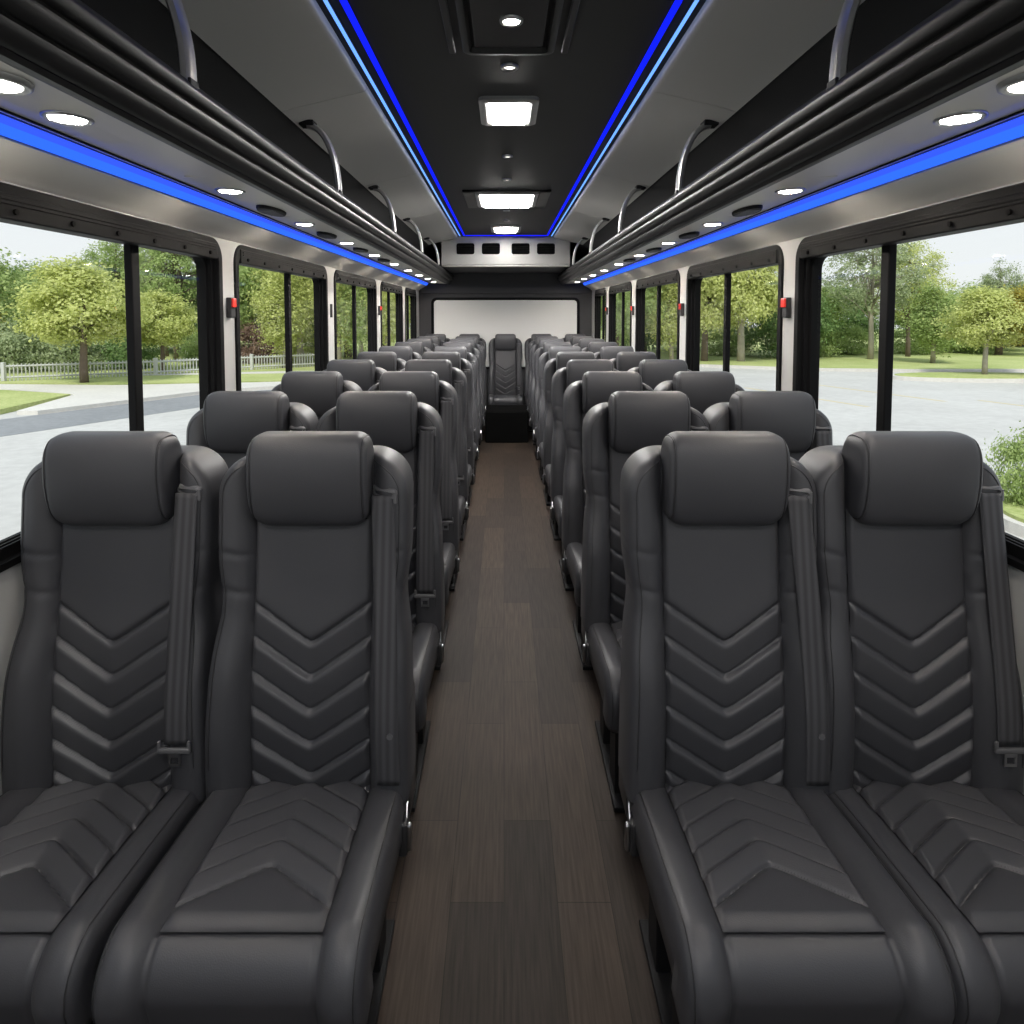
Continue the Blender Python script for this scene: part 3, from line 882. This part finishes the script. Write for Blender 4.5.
def make_seat(loc, side, aisle, first):
    """side: -1 left block, +1 right block, 0 centre of the rear row"""
    t = thing('coach_seat', 'x', 'seat', loc)
    bk = shared('backrest', 'bk', lambda: BK, 'leather', t)
    shared('piping', 'op', lambda: strip(MB().tube(OP, 0.0014, 5)), 'piping', bk)
    shared('quilted_back_panel', 'bp', lambda: BP, 'leather', t)
    hr = shared('headrest', 'hr', lambda: (HR_V, HR_F), 'leather', t, True, 45)
    hr.location = (0, base_y(1.165) - 0.022, 1.147)
    for q in (0, 1): shared('piping', 'hp%d' % q, lambda q=q: strip(MB().tube(HR_L[q], 0.0015, 5, False)), 'piping', hr)
    cu = shared('seat_cushion', 'cu', lambda: CU, 'leather', t)
    def edge_line(s):
        pts = []
        for (y, z, ny, nz) in PATH:
            x = s * (CW - 0.013); h = cush_n(x, y, z, True) + 0.0005; pts.append((x, y + ny * h, z + nz * h))
        return strip(MB().tube(pts, 0.0014, 5))
    for q in (-1, 1): shared('piping', 'cpip%d' % q, lambda q=q: edge_line(q), 'piping', cu)
    shared('quilted_seat_panel', 'cp', lambda: CP, 'leather', t)
    # seat belt
    if aisle and first:
        key = 'B'; p0, p1 = (0.170, 1.112), (0.192, 0.470)
    else:
        key = 'A'; p0, p1 = (0.178, 1.118), (0.180, 0.566)
    N = 46; path = [(p0[0] + (p1[0] - p0[0]) * q / (N - 1) + (0.004 * sin(q / (N - 1) * pi) if key == 'B' else 0), p0[1] + (p1[1] - p0[1]) * q / (N - 1)) for q in range(N)]
    sb = shared('seat_belt', 'belt' + key, lambda: belt_strap(path, 0.052), 'belt', t)
    gx, gz = p0
    yg = min(surf(gx - 0.03, gz), surf(gx, gz), surf(gx + 0.025, gz)) - 0.004
    def guide():
        mb = MB()
        v = []; k_ = None
        for ins, dy in ((0, 0.006), (0, -0.003), (0.003, -0.006), (0.008, -0.006), (0.010, 0.0)):
            pr = round_rect(gx - 0.034 + ins, gx + 0.034 - ins, gz - 0.008 + ins * 0.7, gz + 0.016 - ins, 0.011 - ins * 0.5, 5); k_ = len(pr)
            v += [(x, surf(x, z) - 0.001 + dy, z) for x, z in pr]
        mb.add(v, grid_faces(5, k_, wrap=True))
        mb.tube([(gx + 0.029, surf(gx + 0.029, gz) - 0.003, gz + 0.008), (gx + 0.029, surf(gx + 0.029, gz - 0.018) - 0.002, gz - 0.018)], 0.005, 8)
        mb.tube([(gx - 0.030, surf(gx - 0.030, gz) - 0.003, gz + 0.006), (gx - 0.030, surf(gx - 0.030, gz - 0.014) - 0.002, gz - 0.014)], 0.004, 8)
        return strip(mb)
    shared('belt_guide', 'guide' + key, guide, 'grey_plastic', sb, True, 40)
    if key == 'A':
        x, z = p1; yt = min(surf(x + d, z) for d in (-0.03, 0, 0.03)) - 0.010
        def tongue():
            mb = MB().box(x - 0.037, x + 0.037, yt - 0.005, yt + 0.004, z - 0.016, z - 0.004, 0.003)
            mb.box(x - 0.037, x - 0.030, yt - 0.004, yt + 0.003, z - 0.012, z + 0.012, 0.002).box(x + 0.030, x + 0.037, yt - 0.004, yt + 0.003, z - 0.012, z + 0.012, 0.002)
            return strip(mb)
        tg = shared('belt_tongue', 'tongue', tongue, 'grey_plastic', sb, True, 40)
        def latch():
            mb = MB().box(x - 0.014, x - 0.009, yt - 0.001, yt + 0.002, z - 0.046, z - 0.016).box(x + 0.009, x + 0.014, yt - 0.001, yt + 0.002, z - 0.046, z - 0.016)
            mb.box(x - 0.014, x + 0.014, yt - 0.001, yt + 0.002, z - 0.048, z - 0.041).box(x - 0.014, x + 0.014, yt - 0.001, yt + 0.002, z - 0.026, z - 0.016)
            return strip(mb)
        shared('belt_latch', 'latch', latch, 'chrome', sb, False)
    else:
        yt = surf(0.197, 0.60) - 0.006
        shared('belt_bolt', 'bolt', lambda: strip(MB().tube([(0.197, yt + 0.004, 0.585), (0.197, yt - 0.003, 0.585)], 0.007, 12)), 'grey_plastic', sb, False)
    # base
    shared('seat_base', 'base', lambda: strip(MB().box(-0.205, 0.205, -0.40, 0.10, 0.29, 0.365, 0.012).box(-0.19, 0.19, -0.34, 0.06, 0.25, 0.295, 0.01)), 'base', t, False)
    for s in (-1, 1):
        shared('leg', 'leg%d' % s, lambda s=s: strip(MB().box(s * 0.15 - 0.018, s * 0.15 + 0.018, -0.28, -0.18, 0.012, 0.26, 0.004).box(s * 0.15 - 0.018, s * 0.15 + 0.018, -0.05, 0.03, 0.012, 0.26, 0.004).box(s * 0.15 - 0.03, s * 0.15 + 0.03, -0.34, 0.08, 0.0, 0.016, 0.003)), 'base', t, False)
    if aisle and side:
        s = -side     # lever on the aisle side
        def lever():
            mb = MB().box(s * 0.222 - 0.012, s * 0.222 + 0.014, -0.065, -0.020, 0.305, 0.385, 0.008)
            return strip(mb)
        lv = shared('recline_lever', 'lever%d' % s, lever, 'plastic', t, True, 40)
        shared('lever_grip', 'grip%d' % s, lambda: strip(MB().box(s * 0.238 - 0.006, s * 0.238 + 0.006, -0.060, -0.044, 0.315, 0.378, 0.005).tube([(s * 0.232, -0.045, 0.378), (s * 0.230, -0.02, 0.41), (s * 0.228, 0.0, 0.43)], 0.0025, 6)), 'chrome', lv, True, 40)
        shared('hinge_cover', 'hinge%d' % s, lambda: strip(MB().box(s * 0.222 - 0.008, s * 0.222 + 0.010, 0.0, 0.11, 0.34, 0.62, 0.008)), 'plastic', t, True, 40)
    return t

SX = {(-1, True): -0.475, (-1, False): -0.943, (1, True): 0.50, (1, False): 0.942}
ROWS = [1.43 + 0.775 * i for i in range(9)]
for i, y in enumerate(ROWS):
    for side in (-1, 1):
        for aisle in (True, False):
            s = make_seat((SX[side, aisle], y, 0), side, aisle, i == 0)
            sd = 'left' if side < 0 else 'right'
            s['label'] = 'black leather %s seat on the %s side, %s row from the camera' % ('aisle' if aisle else 'window', sd, ORD[i])
            if i == 0 and not aisle:
                s['label'] = 'black leather seat at the %s edge of the photo, first row by the window' % sd
            s['group'] = 'coach seats in rows of two on the %s side' % sd
BACKY = 8.43
for x, lab in ((-0.94, 'black leather rear bench seat beside the left wall'), (-0.485, 'black leather rear bench seat just left of the centre seat'),
               (0.0, 'black leather centre seat of the rear row facing down the aisle'), (0.485, 'black leather rear bench seat just right of the centre seat'),
               (0.94, 'black leather rear bench seat beside the right wall')):
    s = make_seat((x, BACKY, 0), 0, False, False)
    s['label'] = lab; s['group'] = 'seats of the rear row'
tag(MB().box(-0.240, 0.265, 0, 0.55, 0.0, 0.375, 0.015).build('step_box', 'black', None, False, (0, 7.40, 0.0)), 'black step box at the end of the aisle before the centre rear seat', 'box')

# ------------------------------------------------------------------ outdoors
GZ = -0.90
rng = random.Random(7)
b = MB().box(-70, 70, -30, 110, GZ - 0.2, GZ); struct(b.build('ground', 'asphalt'), 'pale asphalt of the parking lot around the coach')

def slab(name, pts, h, mat, label, base=GZ):
    n = len(pts)
    # orient counter-clockwise
    A = sum(pts[i][0] * pts[(i + 1) % n][1] - pts[(i + 1) % n][0] * pts[i][1] for i in range(n))
    if A < 0: pts = pts[::-1]
    v = [(x, y, base) for x, y in pts] + [(x, y, base + h) for x, y in pts]
    f = [tuple(range(n, 2 * n))] + [(i, (i + 1) % n, n + (i + 1) % n, n + i) for i in range(n)]
    return struct(mk(name, v, f, mat), label)

slab('road', [(-14.0, 5.0), (-9.9, 12.4), (-7.9, 16.2), (-5.0, 20.0), (-3.0, 21.2), (-6.5, 20.6), (-9.1, 18.7), (-11.5, 14.4), (-17, 5.0)], 0.006, 'darkasphalt', 'darker asphalt lane along the left kerb')
slab('path', [(-30, 17.5), (-15, 19.2), (-12.4, 18.1), (-11.7, 15.0), (-11.2, 15.0), (-9.0, 19.0), (-6.2, 20.9), (-3.0, 21.6), (-3.0, 22.6), (-8.6, 21.2), (-12.8, 20.4), (-18, 20.8), (-30, 20.5)], 0.10, 'concrete', 'pale concrete walk on the left')
slab('lawn', [(-12.1, 14.8), (-12.4, 17.9), (-15.1, 18.9), (-30, 17.2), (-30, 6.0), (-16.5, 6.5)], 0.13, 'grass', 'lawn corner by the left kerb')
slab('lawn', [(-30, 20.6), (-18, 20.9), (-12.8, 20.5), (-8.6, 21.3), (-3.0, 22.7), (0, 23.5), (0, 90), (-60, 90), (-60, 20.6)], 0.13, 'grass', 'lawn behind the left walk')
slab('path', [(-9.0, 24.0), (-3.0, 25.0), (-3.0, 25.9), (-9.0, 24.9), (-14, 23.6), (-14, 23.1)], 0.135, 'concrete', 'narrow pale path crossing the left lawn')
slab('lawn', [(0, 28.5), (9, 28.5), (13, 26.6), (17, 26.0), (40, 26.5), (70, 27), (70, 90), (0, 90)], 0.12, 'grass', 'lawn behind the right parking lot')
slab('kerb', [(0, 28.3), (9, 28.3), (13, 26.4), (17, 25.8), (40, 26.3), (70, 26.8), (70, 27.0), (40, 26.5), (17, 26.0), (13, 26.6), (9, 28.5), (0, 28.5)], 0.12, 'concrete', 'pale kerb in front of the right lawn')
def ell(cx, cy, rx, ry, n=40): return [(cx + rx * cos(2 * pi * k / n), cy + ry * sin(2 * pi * k / n)) for k in range(n)]
slab('kerb', ell(17.6, 23.2, 3.3, 1.25), 0.13, 'concrete', 'rounded kerb of the right parking island')
slab('lawn', ell(17.6, 23.2, 3.12, 1.08), 0.16, 'grass', 'grass of the right parking island')
slab('kerb', ell(6.9, 6.9, 1.3, 1.1), 0.13, 'concrete', 'kerb of the planting bed beside the coach')
slab('lawn', ell(6.9, 6.9, 1.2, 1.0), 0.17, 'grass', 'grass bed beside the right window')
for i, (x0, y0) in enumerate(((7.8, 20.5), (10.5, 21.5), (13.2, 17.5))):
    slab('parking_line', [(x0, y0), (x0 + 0.12, y0), (x0 + 1.72, y0 - 4.2), (x0 + 1.6, y0 - 4.2)], 0.004, 'yellow', 'faint yellow parking line')

# tree meshes
def leaf_cloud(seed, n, rx, rz, cz, leaf, clumps, shape=1.0, hollow=0.55, sig=0.2):
    r = random.Random(seed); v = []; f = []
    cl = []
    while len(cl) < clumps:
        p = Vector((r.uniform(-1, 1), r.uniform(-1, 1), r.uniform(-1, 1)))
        if hollow < p.length < 1:
            q = 1 - 0.45 * max(0, p.z) ** shape
            cl.append((Vector((p.x * rx * q, p.y * rx * q, cz + p.z * rz)), r.uniform(0.6, 1.25)))
    for _ in range(n):
        c, s = r.choice(cl)
        p = c + Vector((r.gauss(0, 1) * sig * rx * s, r.gauss(0, 1) * sig * rx * s, r.gauss(0, 1) * sig * 0.75 * rz * s))
        nrm = (p - Vector((0, 0, cz - 0.5 * rz))).normalized() + Vector((r.uniform(-1, 1), r.uniform(-1, 1), r.uniform(-0.6, 1.2)))
        nrm.normalize(); a = nrm.orthogonal().normalized(); bb = nrm.cross(a)
        w = r.uniform(0, 2 * pi); u1 = a * cos(w) + bb * sin(w); u2 = nrm.cross(u1)
        L = leaf * r.uniform(0.7, 1.4); k = len(v)
        v += [p - u1 * L * 0.5, p + u2 * L * 0.28 + nrm * L * 0.06, p + u1 * L * 0.5, p - u2 * L * 0.28 + nrm * L * 0.06]
        f.append((k, k + 1, k + 2, k + 3))
    return v, f, [c for c, s in cl]

def trunk_mesh(seed, h, r0, ends, split):
    r = random.Random(seed); mb = MB()
    pts = [Vector((0, 0, -0.05))]; x = y = 0
    for k in range(1, 7):
        x += r.uniform(-0.03, 0.03) * h * 0.25; y += r.uniform(-0.03, 0.03) * h * 0.25
        pts.append(Vector((x, y, h * k / 6)))
    mb.tube(pts, [r0 * (1.25 - 0.95 * k / 6) for k in range(7)], 8)
    for e in ends:
        k = r.uniform(split, 0.85); i = min(5, int(k * 6)); s = pts[i].lerp(pts[i + 1], k * 6 - i)
        mid = s.lerp(e, 0.5) + Vector((0, 0, 0.08 * h * r.uniform(0.0, 1)))
        mb.tube([s, mid, e], [r0 * 0.38, r0 * 0.24, r0 * 0.08], 5)
    return strip(mb)

TREE = {}
def tree_kind(key, seed, n, rx, rz, cz, leaf, clumps, h, r0, shape=1.0, hollow=0.5, sig=0.2, branches=10, split=0.35):
    v, f, cl = leaf_cloud(seed, n, rx, rz, cz, leaf, clumps, shape, hollow, sig)
    TREE[key] = dict(crown=(v, f), trunk=trunk_mesh(seed + 1, h, r0, cl[:branches], split), m={})
tree_kind('round', 11, 17000, 1.35, 1.35, 2.35, 0.105, 60, 3.2, 0.085, 1.0, 0.25, 0.16)
tree_kind('broad', 12, 20000, 1.9, 1.8, 2.9, 0.125, 70, 4.2, 0.14, 1.0, 0.35, 0.16)
tree_kind('airy', 13, 11000, 2.0, 2.2, 4.0, 0.105, 110, 5.6, 0.10, 0.6, 0.2, 0.10, 40, 0.3)
tree_kind('column', 14, 13000, 0.95, 1.9, 2.7, 0.105, 90, 4.0, 0.08, 1.0, 0.3, 0.24)
tree_kind('dense', 15, 22000, 2.3, 2.0, 2.2, 0.14, 80, 3.6, 0.13, 1.0, 0.4, 0.17)
tree_kind('shrub', 16, 8000, 0.9, 0.6, 0.55, 0.07, 80, 0.7, 0.03, 1.0, 0.4, 0.2, 8, 0.1)

def tree(kind, x, y, s, sz, leaf, label, cat='tree', bark='bark', name=None, group=None, z=GZ + 0.13, rz=None):
    k = TREE[kind]
    t = thing(name or {'shrub': 'shrub'}.get(kind, 'tree'), label, cat, (x, y, z), rng.uniform(0, 6.28) if rz is None else rz, group)
    t.scale = (s, s, sz)
    if leaf not in k['m']:
        o = mk('foliage', *k['crown'], leaf, t); k['m'][leaf] = o.data
    else: link(bpy.data.objects.new('foliage', k['m'][leaf]), t)
    kb = 'bark_' + bark
    if kb not in k['m']:
        o = mk('trunk', *k['trunk'], bark, t, True); k['m'][kb] = o.data
    else: link(bpy.data.objects.new('trunk', k['m'][kb]), t)
    return t

G1, G2 = 'trees behind the left lawn', 'trees behind the right lawn'
# left side, first window
tree('round', -14.0, 20.9, 1.30, 1.08, 'leaf_a', 'round yellow-green tree on the lawn in the first left window, nearest', 'tree')
tree('round', -13.6, 25.0, 0.95, 0.85, 'leaf_a', 'smaller light green tree right of the nearest tree, first left window', 'tree')
tree('dense', -24.5, 28.5, 1.2, 1.25, 'leaf_b', 'dark green tree at the left edge of the photo', 'tree', group=G1)
tree('column', -22.8, 27.0, 1.0, 0.75, 'leaf_y', 'golden tinged tree low at the left edge of the photo', 'tree', group=G1)
tree('broad', -26.0, 36, 1.3, 1.05, 'leaf_b', 'green tree behind the round tree, to its left', 'tree', group=G1)
tree('broad', -21.5, 36, 1.4, 1.15, 'leaf_b', 'tall green tree directly behind the round yellow-green tree', 'tree', group=G1)
tree('airy', -20.2, 33, 1.0, 1.12, 'leaf_b', 'loose airy tree rising above the round tree by the first mullion', 'tree', group=G1)
tree('airy', -16.2, 31, 1.1, 1.18, 'leaf_b', 'tall airy tree right of the first left mullion', 'tree', group=G1)
tree('airy', -18.0, 33.5, 1.0, 1.1, 'leaf_e', 'grey-green airy tree behind the first left mullion', 'tree', group=G1)
tree('dense', -15.2, 34, 1.1, 1.05, 'leaf_c', 'dark tree filling the right of the first left window', 'tree', group=G1)
tree('dense', -20.0, 40, 1.5, 1.1, 'leaf_c', 'dark tree mass far behind the first left window', 'tree', group=G1)
tree('dense', -30.0, 40, 1.5, 1.2, 'leaf_c', 'dark tree mass far at the left edge of the photo', 'tree', group=G1)
# second left window
tree('broad', -11.9, 31, 1.35, 1.35, 'leaf_b', 'large leafy tree on the left of the second left window', 'tree', group=G1)
tree('dense', -10.6, 34, 1.15, 1.3, 'leaf_c', 'dark tree in the middle of the second left window', 'tree', group=G1)
tree('broad', -9.4, 29, 1.0, 1.25, 'leaf_a', 'light green tree on the right of the second left window', 'tree', bark='palebark', group=G1)
tree('column', -9.3, 26.5, 1.0, 0.95, 'leaf_a', 'slim pale-trunked tree right of the second left mullion', 'tree', bark='palebark', group=G1)
tree('dense', -13.5, 38, 1.4, 1.6, 'leaf_b', 'tall tree mass behind the second left window', 'tree', group=G1)
# third to fifth left windows
tree('column', -7.1, 27, 1.1, 1.15, 'leaf_a', 'slim light green tree on the left of the third left window', 'tree', bark='palebark', group=G1)
tree('column', -6.0, 26.5, 1.0, 1.15, 'leaf_b', 'slim green tree on the right of the third left window', 'tree', bark='palebark', group=G1)
tree('broad', -8.2, 33, 1.2, 1.4, 'leaf_b', 'leafy tree behind the third left window', 'tree', group=G1)
tree('broad', -6.2, 33, 1.2, 1.4, 'leaf_a', 'light green leafy tree seen in the fourth left window', 'tree', group=G1)
tree('column', -4.9, 26.0, 1.0, 1.15, 'leaf_a', 'slim yellow-green tree in the fourth left window', 'tree', bark='palebark', group=G1)
tree('broad', -4.4, 31, 1.1, 1.4, 'leaf_b', 'leafy tree seen in the farthest left window', 'tree', group=G1)
# right side, first window
tree('airy', 18.4, 31.6, 1.15, 1.12, 'leaf_e', 'tall airy tree left of the first right mullion', 'tree', bark='palebark', group=G2)
tree('airy', 21.5, 33.5, 1.0, 1.05, 'leaf_a', 'airy light green tree right of the first right mullion', 'tree', group=G2)
tree('broad', 17.0, 36, 1.2, 0.92, 'leaf_b', 'broad green tree low behind the tall airy right tree', 'tree', group=G2)
tree('dense', 21.0, 40, 1.2, 0.95, 'leaf_c', 'dark green tree right of the first right mullion', 'tree', group=G2)
tree('column', 19.9, 29.2, 1.15, 0.75, 'leaf_b', 'small upright green tree on the lawn right of the first right mullion', 'tree', bark='palebark', group=G2)
tree('round', 17.9, 23.4, 0.95, 0.86, 'leaf_a', 'small yellow-green tree on the right parking island, left one', 'tree', bark='palebark', z=GZ + 0.16)
tree('round', 19.4, 23.2, 0.95, 0.90, 'leaf_y', 'small golden-green tree on the right parking island, right one', 'tree', bark='palebark', z=GZ + 0.16)
tree('broad', 25.5, 38, 1.1, 0.82, 'leaf_b', 'green tree behind the right parking island', 'tree', group=G2)
tree('dense', 30.0, 40, 1.4, 0.95, 'leaf_b', 'green tree mass at the right edge of the photo', 'tree', group=G2)
tree('broad', 27.5, 35, 1.1, 0.75, 'leaf_a', 'yellow-green tree far behind the island trees', 'tree', group=G2)
tree('airy', 29.5, 37.5, 0.8, 0.88, 'leaf_e', 'pale airy tree near the right edge of the photo', 'tree', group=G2)
tree('dense', 36.0, 44, 1.6, 1.0, 'leaf_c', 'dark tree mass far at the right edge of the photo', 'tree', group=G2)
# second right window
tree('broad', 11.4, 30.3, 1.1, 1.35, 'leaf_a', 'yellow-green tree behind the second right mullion', 'tree', bark='palebark', group=G2)
tree('dense', 14.4, 33, 1.0, 0.98, 'leaf_c', 'dark green tree on the right of the second right window', 'tree', group=G2)
tree('broad', 9.7, 30.5, 1.0, 1.3, 'leaf_a', 'light green tree on the left of the second right window', 'tree', group=G2)
tree('dense', 11.5, 39, 1.3, 1.0, 'leaf_b', 'green tree mass behind the second right window', 'tree', group=G2)
# third to fifth right windows
tree('column', 8.0, 30, 1.15, 1.05, 'leaf_a', 'slim yellow-green tree on the right of the third right window', 'tree', bark='palebark', group=G2)
tree('dense', 8.0, 36, 1.0, 1.45, 'leaf_c', 'dark tree on the left of the third right window', 'tree', group=G2)
tree('broad', 6.6, 31, 1.1, 1.25, 'leaf_b', 'leafy green tree in the fourth right window', 'tree', group=G2)
tree('column', 5.3, 29.5, 1.2, 1.25, 'leaf_b', 'slim green tree in the fourth right window, left side', 'tree', group=G2)
tree('broad', 4.5, 31, 1.0, 1.35, 'leaf_b', 'leafy tree seen in the farthest right window', 'tree', group=G2)
# shrubs
hx = [(-21.5, 24.6, 1.5, 1.6, 'leaf_e'), (-19.4, 24.8, 1.5, 1.7, 'leaf_e'), (-17.4, 25.3, 1.4, 1.6, 'leaf_e'), (-15.6, 26.3, 1.3, 1.5, 'leaf_c'), (-13.2, 28.0, 1.3, 1.5, 'leaf_b')]
hl = ['grey-green hedge shrub at the left edge behind the fence', 'grey-green hedge shrub behind the fence left of the round tree', 'grey-green hedge shrub behind the fence and the round tree trunk',
      'dark hedge shrub behind the fence by the first mullion', 'green hedge shrub behind the fence right of the mullion']
for (x, y, s, sz, l), lab in zip(hx, hl): tree('shrub', x, y, s, sz, l, lab, 'shrub', group='hedge shrubs behind the left fence')
tree('shrub', -11.6, 29.3, 1.25, 1.7, 'leaf_d', 'round purple shrub by the fence in the second left window', 'shrub')
tree('shrub', -10.3, 30.5, 1.5, 1.4, 'leaf_a', 'light green shrub right of the purple shrub', 'shrub')
for x, y, s, lab in ((12.2, 34.5, 1.5, 'low green shrub far behind the lawn in the second right window'), (16.5, 34.0, 1.6, 'low green shrub under the tall airy right tree'),
                     (19.5, 35.5, 1.5, 'low yellow-green shrub left of the first right mullion'), (23.5, 36.0, 1.6, 'low shrub behind the small upright tree'),
                     (27.0, 36.5, 1.6, 'low shrub behind the island trees')):
    tree('shrub', x, y, s, s * 0.9, 'leaf_b', lab, 'shrub', group='low shrubs behind the right lawn')
tree('shrub', 6.25, 7.45, 0.42, 0.75, 'leaf_b', 'small green shrub in the bed just outside the right window', 'shrub', z=GZ + 0.17)

# picket fence on the left
FP = [(-26.0, 20.9), (-21.0, 21.0), (-17.0, 21.3), (-13.0, 23.4), (-10.3, 25.6), (-7.6, 27.6)]
def fence():
    t = thing('picket_fence', 'long pale grey picket fence behind the left lawn', 'fence', (FP[0][0], FP[0][1], GZ + 0.13))
    ox, oy = FP[0]
    pk = MB(); rl = MB()
    for (xa, ya), (xb, yb) in zip(FP[:-1], FP[1:]):
        L = hypot(xb - xa, yb - ya); n = int(L / 0.11); dx, dy = (xb - xa) / L, (yb - ya) / L
        for zz in (0.12, 0.50):
            rl.tube([(xa - ox, ya - oy, zz), (xb - ox, yb - oy, zz)], 0.035, 4)
        for k in range(n):
            q = (k + 0.5) / n * L; x, y = xa + dx * q - ox, ya + dy * q - oy
            pk.tube([(x, y, 0.0), (x, y, 0.58)], 0.024, 4)
        m = max(1, int(L / 2.2))
        for k in range(m if (xb, yb) != FP[-1] else m + 1):
            q = k / m * L; x, y = xa + dx * q - ox, ya + dy * q - oy
            MB().box(x - 0.06, x + 0.06, y - 0.06, y + 0.06, 0, 0.64, 0.01).build('post', 'fence', t)
    p = pk.build('pickets', 'fence', t); p['kind'] = 'stuff'
    rl.build('rail', 'fence', t)
fence()

# ------------------------------------------------------------------ world, sun, camera
w = bpy.data.worlds.new('sky'); SC.world = w; w.use_nodes = True
nt = w.node_tree; nt.nodes.clear()
out = nt.nodes.new('ShaderNodeOutputWorld'); bg = nt.nodes.new('ShaderNodeBackground')
tc = nt.nodes.new('ShaderNodeTexCoord'); sx = nt.nodes.new('ShaderNodeSeparateXYZ'); rp = nt.nodes.new('ShaderNodeValToRGB')
nt.links.new(tc.outputs['Generated'], sx.inputs[0]); nt.links.new(sx.outputs['Z'], rp.inputs['Fac'])
rp.color_ramp.elements[0].position = 0.0; rp.color_ramp.elements[0].color = (0.97, 0.975, 0.98, 1)
rp.color_ramp.elements[1].position = 0.6; rp.color_ramp.elements[1].color = (0.74, 0.85, 1.0, 1)
e = rp.color_ramp.elements.new(0.18); e.color = (0.90, 0.94, 0.985, 1)
nt.links.new(rp.outputs['Color'], bg.inputs['Color']); bg.inputs['Strength'].default_value = 1.0
nt.links.new(bg.outputs[0], out.inputs['Surface'])

sun = bpy.data.lights.new('sun', 'SUN'); sun.energy = 3.0; sun.angle = radians(8); sun.color = (1.0, 0.96, 0.88)
so = bpy.data.objects.new('sun', sun); COL.objects.link(so)
d = Vector((0.14, 0.62, -0.80)); so.rotation_euler = d.to_track_quat('-Z', 'Y').to_euler(); so.location = (-3, -12, 16)

cam = bpy.data.cameras.new('camera'); co = bpy.data.objects.new('camera', cam); COL.objects.link(co)
co.location = (-0.02, 0, EYE); pitch = radians(3.0)
co.rotation_euler = (radians(90) - pitch, 0, 0)
cam.sensor_width = 36; cam.sensor_fit = 'HORIZONTAL'; FPX = 630.0
cam.lens = FPX / 1024 * 36
cam.shift_x = (512 - 504) / 1024
cam.shift_y = -(512 - (313 + FPX * math.tan(pitch))) / 1024
cam.clip_start = 0.02; cam.clip_end = 400
SC.camera = co

vs = SC.view_settings
SC.display_settings.display_device = 'sRGB'
vs.view_transform = 'Standard'; vs.look = 'None'; vs.gamma = 1.0; vs.exposure = 0.0; vs.use_curve_mapping = False
cy = SC.cycles
cy.use_denoising = True
try: cy.denoiser = 'OPENIMAGEDENOISE'
except Exception: pass
cy.max_bounces = 8; cy.diffuse_bounces = 4; cy.glossy_bounces = 4; cy.transmission_bounces = 6; cy.transparent_max_bounces = 24
cy.sample_clamp_indirect = 6.0
cy.caustics_reflective = False; cy.caustics_refractive = False
